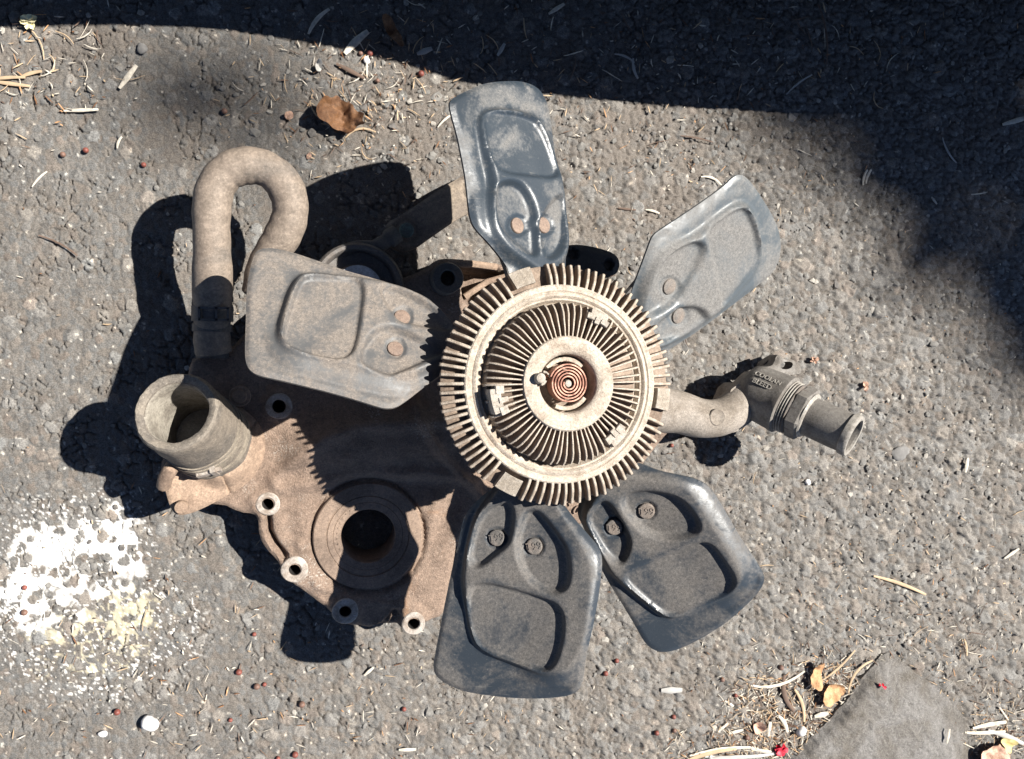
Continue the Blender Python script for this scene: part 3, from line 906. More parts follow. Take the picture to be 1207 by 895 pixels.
local_obj('coil_peg', join(peg, sector_block(0.1, 9, -75, -20, .016, .0235)), M['alloy_clean'], fan, peg_l)
brk = sector_block(26, 31, 45, 140, .003, .0135)
brk2 = sector_block(26, 31, -115, -35, .003, .0135)
local_obj('coil_bracket', join(brk, brk2), M['alloy'], fan, cl_loc @ DZ)
# back of the hub, where the blades are bolted on
spider = lathe([(0, -.036), (.050, -.036), (.055, -.034), (.055, -.026), (0, -.026)], (0, 0, 0), (0, 0, 1), 48)
local_obj('spider_plate', spider, M['dark_iron'], fan, cl_loc)
shaft = lathe([(0, -.125), (.016, -.125), (.016, -.036), (0, -.036)], (0, 0, 0), (0, 0, 1), 32)
local_obj('shaft_nut', shaft, M['dark_iron'], fan, cl_loc)

# ------------------------------------------------------------------ the rusty cover with pump, pipes and hose
ZC = .050
cover_root = empty('engine_cover', (P(450, 560).x, P(450, 560).y, 0), 'rusty brown engine front cover with water outlet and bent hose, lying under the fan', 'engine part')
def flat(z):
    return lambda p: on_plane(p[:, 0], p[:, 1], (0, 0, z), (0, 0, 1))

bosses = [(329, 479, 15, 7.6), (316, 594, 13.5, 7), (347.5, 671.5, 15.5, 7), (407, 720.5, 15.5, 7), (487.5, 735, 14, 7.2)]
out = [(204,598),(196,578),(190,556),(205,510),(222,470),(220,440),(228,418),(266,416),(290,392),(330,350),(380,322),(430,318),(470,330),(500,318),(514,306),(530,304),(600,312),(660,330),(720,350),(760,390),(790,452),(800,500),(780,520),(750,560),(700,615),(660,625),(600,610),(560,610),(539,642),(534,668),(529,704),(522,728),(505,732),(488,738),(470,741),(446,742),(412,738),(394,724),(378,713),(345,688),(333,672),(327,661),(313,648),(305,632),(304,612),(299,606),(282,605),(262,594)]
out = chaikin(out, 1)
duct = chaikin([(330,530),(330,498),(400,470),(470,462),(560,455),(590,560),(520,560),(440,566),(385,575),(345,566),(330,548)], 2)
channel = [np.array(q, float) for q in ([(322,565),(350,540),(385,512),(420,500),(470,496),(540,492)], [(300,590),(345,572),(400,566),(440,560),(500,558),(560,566)])]
bore_c = (434, 632)
def cover_h(p):
    h = .014 * (1 - sstep(-46, 12, sdf(p, duct)))
    channel.append(np.array([(488,468),(498,500),(520,535),(556,572),(580,600)], float)); channel.append(np.array([(352,640),(372,690),(410,702),(450,712),(490,716)], float)); channel.append(np.array([(500,640),(512,600),(530,575)], float))
    for c, am, w in zip(channel[:5], (.005, .005, .006, .0025, .003), (9, 8, 5, 5, 6)):
        d = seg_dist(p, c, False)
        h += am * np.exp(-(d / w) ** 2)
    h += .0034 * (fbm(p[:, 0] / 18, p[:, 1] / 18, 120, 4) - .5) + .003 * (fbm(p[:, 0] / 80, p[:, 1] / 80, 121, 2) - .5)
    d = np.hypot(p[:, 0] - bore_c[0], p[:, 1] - bore_c[1])
    h = h * sstep(62, 82, d)
    h -= .0045 * np.exp(-((d - 66.5) / 2.4) ** 2)
    for x, y, r, hr in bosses:
        q = np.hypot(p[:, 0] - x, p[:, 1] - y)
        h = h * sstep(r, r + 10, q)
        h += .0035 * (1 - sstep(r + 1, r + 9, q))
    q = sdf(p, np.array([(440,742),(470,745),(474,728),(466,720),(452,735)], float))
    h -= .010 * (1 - sstep(-2, 3, q))
    e = sdf(p, np.array(out))
    h -= .0035 * sstep(-6, 0, e) ** 2
    # thin gully beside the flange lip
    q = seg_dist(p, np.array([(316,606),(317,626),(325,642),(336,656)], float), False)
    h -= .012 * np.exp(-(q / 3.4) ** 2)
    q = sdf(p, np.array([(536,314),(604,322),(628,345),(600,362),(566,372),(548,352)], float))
    h -= .026 * (1 - sstep(-5, 3, q))
    return h
holes = [circle(x, y, r + .4, 24) for x, y, _, r in bosses] + [circle(bore_c[0], bore_c[1], 33, 48)]
V, Fc = plate(out, 3.2, flat(ZC), (0, 0, 1), .03, cover_h, holes=holes, edge_step=3.0, drop_to=.004)
plate_o = mesh_obj('cover_plate', V, Fc, M['cover'], cover_root, sharp=55)

def to_m(px, z, at=(430, 600)):  # pixels to metres at level z
    return px * mpp(P(at[0], at[1], z))
for x, y, r, hr in bosses:
    z = ZC + .0035
    pr = [(to_m(hr, z), -.003), (to_m(hr, z), .0003), (to_m(hr + .9, z), .0011), (to_m(r - 1.2, z), .0011), (to_m(r, z), .0003), (to_m(r, z), -.004), (to_m(r, z), -.010)]
    V, Fc = lathe(pr, P(x, y, z), (0, 0, 1), 36, closed=True, wob=lambda a, j: .02 * math.sin(3 * a + j) if j > 2 else 0)
    bo = mesh_obj('bolt_boss', V, Fc, M['boss'], cover_root)
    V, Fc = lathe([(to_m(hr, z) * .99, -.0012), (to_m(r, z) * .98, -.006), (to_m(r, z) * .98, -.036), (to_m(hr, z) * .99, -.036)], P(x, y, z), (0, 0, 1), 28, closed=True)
    mesh_obj('hole_shade_lining', V, Fc, M['hole_dark'], bo)  # dark lining paints the hole's inner shade
# oil seal with its ring steps round the bore
z = ZC
u = lambda q: to_m(q, z)
pr = [(u(31.5), -.036), (u(31.5), -.001), (u(32.5), .0), (u(40), .0003), (u(40.6), -.0004), (u(41.2), .0003), (u(47), .0006), (u(48), -.0004), (u(49), .0010), (u(56), .0014), (u(62.5), .0014), (u(63.8), .0004), (u(64), -.004), (u(64), -.036)]
V, Fc = lathe(pr, P(*bore_c, z), (0, 0, 1), 96, closed=True)
seal = mesh_obj('oil_seal', V, Fc, M['seal'], cover_root)
# small marks in a ring on the seal
mk = []
for i in range(26):
    a = R(95 + i * 10)
    c = P(bore_c[0] + 36.5 * math.cos(a), bore_c[1] - 36.5 * math.sin(a), z)
    mk.append(lathe([(.0006, -.001), (.0006, .0009), (0, .0009)], c, (0, 0, 1), 6))
mesh_obj('seal_dimple', *join(*mk), M['seal'], seal)

# upright rib and tall bolt post near the top of the cover
rib = [P(514, 306, .050), P(540, 311, .052), P(585, 316, .05)]
def ribbox(path, w, z0, z1):
    V = []; Fc = []
    path = [Vector(p) for p in path]
    n = len(path)
    for i in range(n):
        t = (path[min(i + 1, n - 1)] - path[max(i - 1, 0)]); t.z = 0; t.normalize()
        s = Vector((-t.y, t.x, 0)) * w / 2
        c = Vector((path[i].x, path[i].y, 0))
        V += [c - s + Vector((0, 0, z0)), c - s + Vector((0, 0, z1)), c - s * .6 + Vector((0, 0, z1 + .0008)), c + s * .6 + Vector((0, 0, z1 + .0008)), c + s + Vector((0, 0, z1)), c + s + Vector((0, 0, z0))]
    for i in range(n - 1):
        for j in range(6):
            Fc.append((i * 6 + j, (i + 1) * 6 + j, (i + 1) * 6 + (j + 1) % 6, i * 6 + (j + 1) % 6)[::-1])
    Fc.append(tuple(range(6))); Fc.append(tuple((n - 1) * 6 + j for j in range(6))[::-1])
    return V, Fc
mesh_obj('cast_rib', *ribbox([P(527, 310, .055), P(556, 311, .055), P(586, 315, .055)], .0055, .01, .056), M['housing'], cover_root)
mesh_obj('cast_rib', *ribbox([P(548, 350, .05), P(575, 332, .05), P(600, 325, .05)], .005, .03, .050), M['housing'], cover_root)
pr = [(.0062, -.05), (.0062, .0), (.0072, .001), (.0122, .001), (.0132, -.001), (.0138, -.03), (.0150, -.05)]
V, Fc = lathe(pr, P(528, 328, .070), (0, 0, 1), 32, closed=True)
po = mesh_obj('bolt_post', V, Fc, M['dark_iron'], cover_root)
tag(po, label='tall dark bolt post with a hole, shaded left of the clutch')
# cast numerals on the cover between the two lower blades
tv, tf = text_mesh('3 0', .012, .0008)
q = P(675, 598, ZC + .001)
a = R(-38)
mesh_obj('cast_number', [(q.x + x * math.cos(a) - y * math.sin(a), q.y + x * math.sin(a) + y * math.cos(a), q.z + zz) for x, y, zz in tv], tf, M['cover'], cover_root, smooth=False)

# thermostat housing at the left with its neck
ho = chaikin([(202,603),(212,609),(232,604),(262,588),(290,573),(306,554),(314,532),(312,510),(300,492),(280,478),(255,468),(230,468),(205,500),(192,540),(189,557),(195,578)], 2)
def house_h(p):
    d = np.hypot(p[:, 0] - 262, p[:, 1] - 530)
    h = .012 * (1 - sstep(28, 50, d)) + .0015 * (fbm(p[:, 0] / 18, p[:, 1] / 18, 200, 3) - .5)
    h -= .002 * sstep(-5, 0, sdf(p, ho)) ** 2
    for l in ([(300,500),(288,512),(268,523)], [(252,548),(262,562),(272,582)]):
        h -= .003 * np.exp(-(seg_dist(p, np.array(l, float), False) / 1.6) ** 2)
    return h
tilt_n = Vector((.30, .06, 1)).normalized()
V, Fc = plate(ho, 2.8, lambda p: on_plane(p[:, 0], p[:, 1], P(306, 554, ZC + .006), tilt_n), tilt_n, .01, house_h, drop_to=.012)
housing = mesh_obj('thermostat_housing', V, Fc, M['housing'], cover_root, sharp=55)
def bolt(px, py, z, rpx, mat, name='bolt', hexa=True, washer=1.5, parent=cover_root, ht=.004):
    r = to_m(rpx, z)
    c = P(px, py, z)
    vf = lathe([(r * 1.0, 0), (r * 1.0, ht), (r * .88, ht + .0008), (0, ht + .0009)], c, (0, 0, 1), 6 if hexa else 20)
    if washer: vf = join(vf, lathe([(r * washer, -.001), (r * washer, .0012), (r * washer * .94, .0018), (0, .0018)], c, (0, 0, 1), 28))
    return mesh_obj(name, *vf, M[mat], parent)
bolt(215, 597, ZC + .027, 7.5, 'housing', hexa=False, washer=0, ht=.005)
bolt(283, 467, ZC + .008, 8, 'housing', hexa=False, washer=1.5)
V, Fc = tube([P(193, 572, ZC + .030), P(195, 563, ZC + .040), P(201, 553, ZC + .044), P(207, 545, ZC + .040)], .0055, 10)
mesh_obj('cast_lug', V, Fc, M['housing'], cover_root)

# neck: an old rubber stub clamped on the outlet
NB_, NT_ = P(246, 517, .070), P(208, 486, .132)
ax = (NT_ - NB_)
Ln = ax.length
ro = .0295; ri = .0212
wob = lambda a, j: .012 * math.sin(3 * a + 1) + .008 * math.sin(7 * a)
pr = [(ro * 1.03, -.02), (ro * 1.03, Ln * .30), (ro * 1.02, Ln * .52), (ro * 1.03, Ln * .62), (ro * 1.0, Ln * .80), (ro * 1.01, Ln * .95), (ro * .99, Ln), (ro * .96, Ln + .001), (ri * 1.12, Ln + .0005), (ri * 1.04, Ln - .001), (ri, Ln - .004), (ri, .002)]
V, Fc = lathe(pr, NB_, ax, 72, closed=True, wob=wob)
stub = mesh_obj('hose_stub', V, Fc, M['stub'], cover_root)
stub.data.materials.append(M['inner_wall'])
for p_ in stub.data.polygons:
    w_ = p_.center + cover_root.location - NB_
    if (w_ - ax.normalized() * w_.dot(ax.normalized())).length < ri * 1.06: p_.material_index = 1
tag(stub, label='short cut-off hose stub standing open at the far left')
prl = [(ro * .975, Ln + .0008), (ro * .93, Ln + .0028), (ri * 1.2, Ln + .0026), (ri * 1.06, Ln + .0002)]
V, Fc = lathe(prl, NB_, ax, 96, closed=True, wob=lambda a, j: .012 * math.sin(3 * a + 1) + .008 * math.sin(7 * a) + .006 * math.sin(19 * a + j) + .005 * math.sin(31 * a))
mesh_obj('cut_rim', V, Fc, M['stub_lip'], stub)
for z0, z1, rr in ((.02, .09, 1.09), (.13, .29, 1.075), (.33, .38, 1.06)):
    V, Fc = lathe([(ro * 1.0, Ln * z0), (ro * rr, Ln * z0), (ro * rr, Ln * z1), (ro * 1.0, Ln * z1)], NB_, ax, 72, closed=True, wob=wob)
    mesh_obj('clamp_band', V, Fc, M['clamp'], stub)
xa, ya, za = frame_from(ax)
dirn = (Vector((.25, -1, .35)) - za * Vector((.25, -1, .35)).dot(za)).normalized()
bc = NB_ + za * Ln * .21 + dirn * ro * 1.085
tt = za.cross(dirn)
def obox(c, ex, ey, ez, a, b_, c_):
    V = [c + ex * (sx * a) + ey * (sy * b_) + ez * (sz * c_) for sx in (-1, 1) for sy in (-1, 1) for sz in (-1, 1)]
    Fc = [(0, 1, 3, 2), (4, 6, 7, 5), (0, 4, 5, 1), (2, 3, 7, 6), (0, 2, 6, 4), (1, 5, 7, 3)]
    return [tuple(v) for v in V], Fc
mesh_obj('clamp_buckle', *join(obox(bc, tt, za, dirn, .009, .0028, .0016), obox(bc + tt * .004, tt, za, dirn, .002, .0055, .0024)), M['boss'], stub, smooth=False)
# dirty water-stained inside bottom
V, Fc = lathe([(0, .012), (ri * .98, .012), (ri * .98, .006)], NB_, ax, 36)
mesh_obj('outlet_floor', V, Fc, M['dark_iron'], stub)

# bent hose
hp = [P(252, 416, .058), P(250, 400, .060), P(250.5, 370, .067), P(250.5, 330, .077), P(250, 290, .085), P(249.5, 250, .089), P(254, 222, .091), P(268, 203, .092), P(290, 195.5, .092), P(313, 199, .091), P(332, 214, .090), P(341.5, 236, .088), P(341, 258, .085), P(332, 280, .081), P(321, 298, .077), P(312, 318, .072), P(306, 345, .064)]
path = catmull(hp, 7)
V, Fc = tube(path, [.0138 + .0003 * math.sin(i * .37) + .0002 * math.sin(i * 1.13) + .0010 * math.exp(-((i - 20) / 5) ** 2) for i in range(len(path))], 28)
hose = mesh_obj('bent_hose', V, Fc, M['hose'], cover_root)
tag(hose, label='dusty grey-brown rubber hose bent into a hook above the cover')
def band(i0, i1, r, mat, name):
    V, Fc = tube(catmull([path[i0], (path[i0] + path[i1]) / 2, path[i1]], 4), r, 28)
    return mesh_obj(name, V, Fc, M[mat], hose)
bk = lambda py0, py1, z, r: tube([P(250.5, py0, z), P(250.5, (py0 + py1) / 2, z), P(250.5, py1, z)], r, 28)
cb = mesh_obj('hose_clamp', *bk(361, 379, .0670, .0156), M['dark_iron'], hose)
cb2 = mesh_obj('hose_collar', *bk(382, 391, .0620, .0150), M['dark_iron'], hose)
mesh_obj('spigot', *bk(393, 422, .056, .0125), M['dark_iron'], cover_root)
bc = P(252, 370, .0830)
mesh_obj('clamp_screw', *join(*[obox(bc + Vector((dx, dy, 0)), Vector((1, 0, 0)), Vector((0, 1, 0)), Vector((0, 0, 1)), a, b_, .0013) for dx, dy, a, b_ in ((0, .0045, .011, .0008), (0, -.0045, .011, .0008), (-.0105, 0, .0009, .005), (.0105, 0, .0009, .005), (.002, 0, .0009, .005))]), M['dark_iron'], hose, smooth=False)

# idler pulley behind the left blade
pc = P(422, 341, .060)
up_ = lambda q: to_m(q, .06)
pr = [(0, -.02), (up_(52), -.02), (up_(54), -.004), (up_(53), .004), (up_(50), .0065), (up_(46.5), .0065), (up_(45), .005), (up_(43), -.004), (up_(30), -.005), (up_(28.5), .003), (up_(27), .0045), (up_(8), .0045), (up_(7), .003), (0, .003)]
V, Fc = lathe(pr, pc, (.10, .05, 1), 72)
pul = mesh_obj('idler_pulley', V, Fc, M['dark_iron'], cover_root)
V, Fc = lathe([(0, .0048), (up_(27), .0048), (up_(27.2), .002)], pc, (.10, .05, 1), 48)
mesh_obj('bearing_face', V, Fc, M['steel_sky'], pul)
# strap with its bolt
V, Fc = plate(chaikin([(456,262),(470,256),(520,222),(553,203),(585,188),(600,205),(592,228),(562,247),(540,258),(505,282),(490,293),(474,298),(460,292),(452,276)], 1), 3, flat(.036), (0, 0, 1), .006,
    lambda p: .0025 * (1 - sstep(-5, 1, sdf(p, np.array([(456,262),(553,203),(600,190),(592,228),(490,293),(474,298),(460,292)], float)))) - .002 * np.exp(-((np.hypot(p[:, 0] - 479, p[:, 1] - 272) - 13) / 3.5) ** 2) - .0015 * np.exp(-((np.hypot(p[:, 0] - 556, p[:, 1] - 224) - 11) / 2.5) ** 2))
strap = mesh_obj('iron_strap', V, Fc, M['strap'], cover_root)
bolt(479, 272, .0375, 8.5, 'bolt_green', hexa=False, washer=0, parent=strap)
V, Fc = tube(catmull([P(398, 300, .054), P(420, 291, .056), P(444, 290, .056), P(458, 282, .052), P(468, 276, .048)], 5), [.005] * 10 + [.006] * 5 + [.008] * 6, 12, flat=.6)
mesh_obj('pulley_arm', V, Fc, M['dark_iron'], cover_root)
# black tab with two holes beyond the clutch
V, Fc = plate(chaikin([(655,292),(668,289),(684,288),(706,292),(724,298),(731,306),(731,316),(726,325),(700,330),(668,325),(655,318)], 1), 3, flat(.045), (0, 0, 1), .008, lambda p: -.002 * sstep(-4, 0, sdf(p, np.array([(655,292),(684,288),(724,298),(731,306),(726,325),(700,330),(655,318)], float))) - .005 * (1 - sstep(5, 6.5, np.minimum(np.hypot(p[:, 0] - 718, p[:, 1] - 312), np.hypot(p[:, 0] - 676, p[:, 1] - 299)))), holes=())
tab = mesh_obj('mounting_tab', V, Fc, M['black'], cover_root)
tag(tab, label='black flat tab with two holes above the clutch disc')

# water pipe to the right with its bleed fitting
pp = [P(752, 478, .044), P(775, 483, .044), P(800, 486, .044), P(825, 493, .045), P(848, 492, .045), P(866, 481, .043), P(878, 466, .039), P(889, 454, .033)]
pth = catmull(pp, 6)
n_ = len(pth)
rad = np.interp(np.linspace(0, 1, n_), [0, .15, .32, .5, .68, .85, 1], [.0225, .0215, .0195, .0178, .0175, .0165, .016])
V, Fc = tube(pth, rad, 32)
pipe = mesh_obj('water_pipe', V, Fc, M['pipe'], cover_root)
tag(pipe, label='pale sand-textured pipe leaving the clutch towards the right')
q = P(846, 492, .0637)
V, Fc = lathe([(.0078, -.002), (.0078, -.0004), (.0070, .0001), (.0064, -.0003), (.0, -.0002)], q, (0, 0, 1), 36)
mesh_obj('casting_mark', V, Fc, M['pipe'], pipe)
# corner of the pipe's end flange
V, Fc = plate(chaikin([(858,462),(874,450),(884,462),(889,474),(888,488),(891,492),(880,502),(862,512),(848,508)], 1), 2.6, flat(.047), (0, 0, 1), .03, lambda p: .008 * (1 - sstep(-16, 0, sdf(p, np.array([(858,462),(874,450),(884,462),(889,474),(891,492),(880,502),(862,512),(848,508)], float)))), drop_to=.02)
mesh_obj('pipe_flange', V, Fc, M['pipe'], pipe, sharp=70)

A0, A1 = P(884, 459, .036), P(1005, 514, .108)
axf = (A1 - A0); LF = axf.length; axn = axf.normalized()
sd_ = Vector((-axn.y, axn.x, 0)).normalized()
upx = axn.cross(sd_)
k34 = lambda q: to_m(q, .0265, (940, 480))
# elbow body with domed end
pr = [(0, -.012)] + [(k34(31) * math.sin(t), -.0225 * math.cos(t) * .9 + .009) for t in np.linspace(.25, 1.57, 9)] + [(k34(32), .022), (k34(32.5), .030), (k34(33.5), .033), (k34(33.5), .036), (k34(31), .0375), (0, .0375)]
V, Fc = lathe(pr, A0, axf, 56, (0, 0, 1))
elbow = mesh_obj('bleed_elbow', V, Fc, M['fitting'], cover_root)
tag(elbow, label='grey cast elbow with raised lettering beside the pale pipe')
# threaded collar: separate rings
for i in range(4):
    s0 = .0372 + i * .0024
    V, Fc = lathe([(k34(27), s0), (k34(30.4 - .25 * i), s0 + .0009), (k34(30.4 - .25 * i), s0 + .0014), (k34(27), s0 + .0024)], A0, axf, 48, (0, 0, 1), closed=True)
    mesh_obj('thread_ring', V, Fc, M['fitting_pale'] if i < 3 else M['dark_iron'], elbow)
V, Fc = lathe([(0, .036), (k34(26.5), .036), (k34(26.5), .052), (0, .052)], A0, axf, 40, (0, 0, 1))
mesh_obj('thread_core', V, Fc, M['dark_iron'], elbow)
# hexagon
hx = k34(30.5)
V, Fc = lathe([(hx * .9, .0470), (hx, .0478), (hx, .0570), (hx * .93, .0588), (hx * .80, .0596), (0, .0596)], A0, axf, 6, (0, math.sin(.35), math.cos(.35)))
hexo = mesh_obj('hexagon_nut', V, Fc, M['fitting'], cover_root, sharp=25)
V, Fc = lathe([(k34(21.5), .0585), (hx * .86, .0592), (hx * .82, .0606), (k34(22), .0612)], A0, axf, 40, (0, 0, 1), closed=True)
mesh_obj('nut_chamfer', V, Fc, M['fitting_pale'], hexo)
# spigot tube with flared end
z_e = LF
pr = [(k34(17), .062), (k34(21.8), .0595), (k34(21.8), z_e * .85), (k34(21.4), z_e - .009), (k34(21.5), z_e - .006), (k34(22.6), z_e - .0052), (k34(23.0), z_e - .002), (k34(22.8), z_e), (k34(22), z_e + .0012), (k34(19.0), z_e + .0010), (k34(17.8), z_e - .003), (k34(17), z_e - .03)]
V, Fc = lathe(pr, A0, axf, 56, (0, 0, 1), closed=True)
tubeo = mesh_obj('spigot_tube', V, Fc, M['fitting'], cover_root)
pr = [(k34(21.8), z_e - .0058), (k34(23.2), z_e - .0052), (k34(23.6), z_e - .0015), (k34(23.2), z_e + .0006), (k34(22), z_e + .0018), (k34(18.8), z_e + .0016), (k34(18.4), z_e - .002)]
V, Fc = lathe(pr, A0, axf, 56, (0, 0, 1), closed=True)
mesh_obj('flared_rim', V, Fc, M['fitting_pale'], tubeo)
# lettering wrapped on the elbow
def wrap_text(s, size, along, around_px, depth=.0007, wx=1.0):
    tv, tf = text_mesh(s, size, depth, wx)
    rr = k34(32.2)
    W = []
    for x, y, zz in tv:
        th = (y + around_px * rr)
        ang = th / rr
        W.append(A0 + axn * (along + x) + sd_ * ((rr + zz) * math.sin(ang)) + upx * ((rr + zz) * math.cos(ang)))
    return W, tf
for s, al, ar, wx in (('COOLANT', .0195, .42, .90), ('BLEED', .0160, .13, 1.0)):
    W, tf = wrap_text(s, .0068, al, ar, wx=wx)
    mesh_obj('raised_lettering', W, tf, M['fitting_pale'], elbow, smooth=False)
# lug with one hole; a dark plate below stands for its shadowed pocket
V, Fc = plate(chaikin([(897,438),(899,433),(909,432),(914,428),(916,420),(920,418),(924,424),(934,424),(942,428),(947,436),(943,441),(930,442),(906,439)], 1), 1.8, flat(.036), (0, 0, 1), .014, lambda p: -.002 * sstep(-3, 0, sdf(p, np.array([(897,443),(899,433),(914,428),(918,419),(934,424),(947,436),(944,444),(930,447),(906,446)], float))), holes=[chaikin([(919,431),(923,427),(930,426),(935,428),(934,433),(928,436),(921,435)], 2)])
V2, F2 = plate(chaikin([(898,433),(902,427),(912,420),(918,418),(917,425),(912,433)], 1), 2, flat(.022), (0, 0, 1), .012, lambda p: 0 * p[:, 0])
mesh_obj('lug_pocket_shade', V2, F2, M['dark_iron'], elbow)
mesh_obj('lug', V, Fc, M['fitting'], elbow)
# feet that carry the pipe end
V, Fc = lathe([(0, .002), (.012, .002), (.011, .03), (0, .03)], P(886, 466, 0), (0, 0, 1), 20)
mesh_obj('pipe_foot', V, Fc, M['fitting'], pipe)

# ------------------------------------------------------------------ grey slab corner at the lower right
sl = resample(chaikin([(926,900),(940,885),(968,858),(1000,822),(1024,790),(1043,768),(1052,768),(1068,784),(1090,800),(1112,815),(1130,838),(1142,855),(1140,875),(1150,900),(1160,960),(1100,1000),(960,1000),(915,940)], 1), 5)
sl = sl + np.stack([4.5 * (fbm(sl[:, 0] / 9, sl[:, 1] / 9, 310, 3) - .5), 4.5 * (fbm(sl[:, 0] / 9, sl[:, 1] / 9, 311, 3) - .5)], 1)
def slab_h(p):
    e = -sdf(p, sl)
    left = sstep(-40, 60, (1043 - p[:, 0]) * .75 + (p[:, 1] - 768) * -.55 + 45)      # raised along its left edge
    right = sstep(0, 34, e)
    h = .004 + .009 * np.maximum(left * sstep(0, 5, e), right * .55)
    rightedge = sstep(0, 60, (p[:, 0] - 1045) * .75 + (768 - p[:, 1]) * -.6)
    h = .0005 + (.010 * sstep(-1, 9, e)) * (1 - .0 * rightedge)
    dr = seg_dist(p, np.array([(1048,768),(1090,800),(1130,838),(1145,880),(1155,950)], float), False)
    h *= .12 + .88 * sstep(0, 46, dr)
    h += .0045 * (fbm(p[:, 0] / 30, p[:, 1] / 30, 300, 4) - .5) + .0048 * (fbm(p[:, 0] / 5, p[:, 1] / 5, 301, 3) - .5)
    return h
V, Fc = plate(sl, 2.4, flat(.002), (0, 0, 1), .004, slab_h, edge_step=2.0, drop_to=-.002)
so = mesh_obj('stone_slab', V, Fc, M['slab'], sharp=70)
tag(so, 'rough grey stone slab corner at the bottom edge, right of the litter', 'stone slab')

# ------------------------------------------------------------------ loose bits
def piece(px, py, length, ang, wpx, mat, name, label, cat, group=None, curl=0.0, bend=0.0, z=.0012, flatr=.35, taper=(.5, 1, .6), lift=0.0):
    """a straw, chip or twig lying on the ground; ang is counter-clockwise from the right"""
    n = 7
    a = R(ang)
    c = P(px, py, 0)
    L = length * S
    pts = []
    for i in range(n):
        t = i / (n - 1) - .5
        off = bend * L * (.25 - t * t) * 4
        x = t * L * math.cos(a) - off * math.sin(a); y = t * L * math.sin(a) + off * math.cos(a)
        pts.append((x + c.x, y + c.y, z + curl * (t * 2) ** 2 + lift * (t + .5)))
    rad = np.interp(np.linspace(0, 1, n), [0, .45, 1], taper) * wpx * S / 2
    V, Fc = tube(pts, rad, 8, flat=flatr)
    o = mesh_obj(name, V, Fc, M[mat], origin=(c.x, c.y, 0))
    tag(o, label, cat, group)
    return o
G1 = 'straws and splinters scattered on the asphalt'
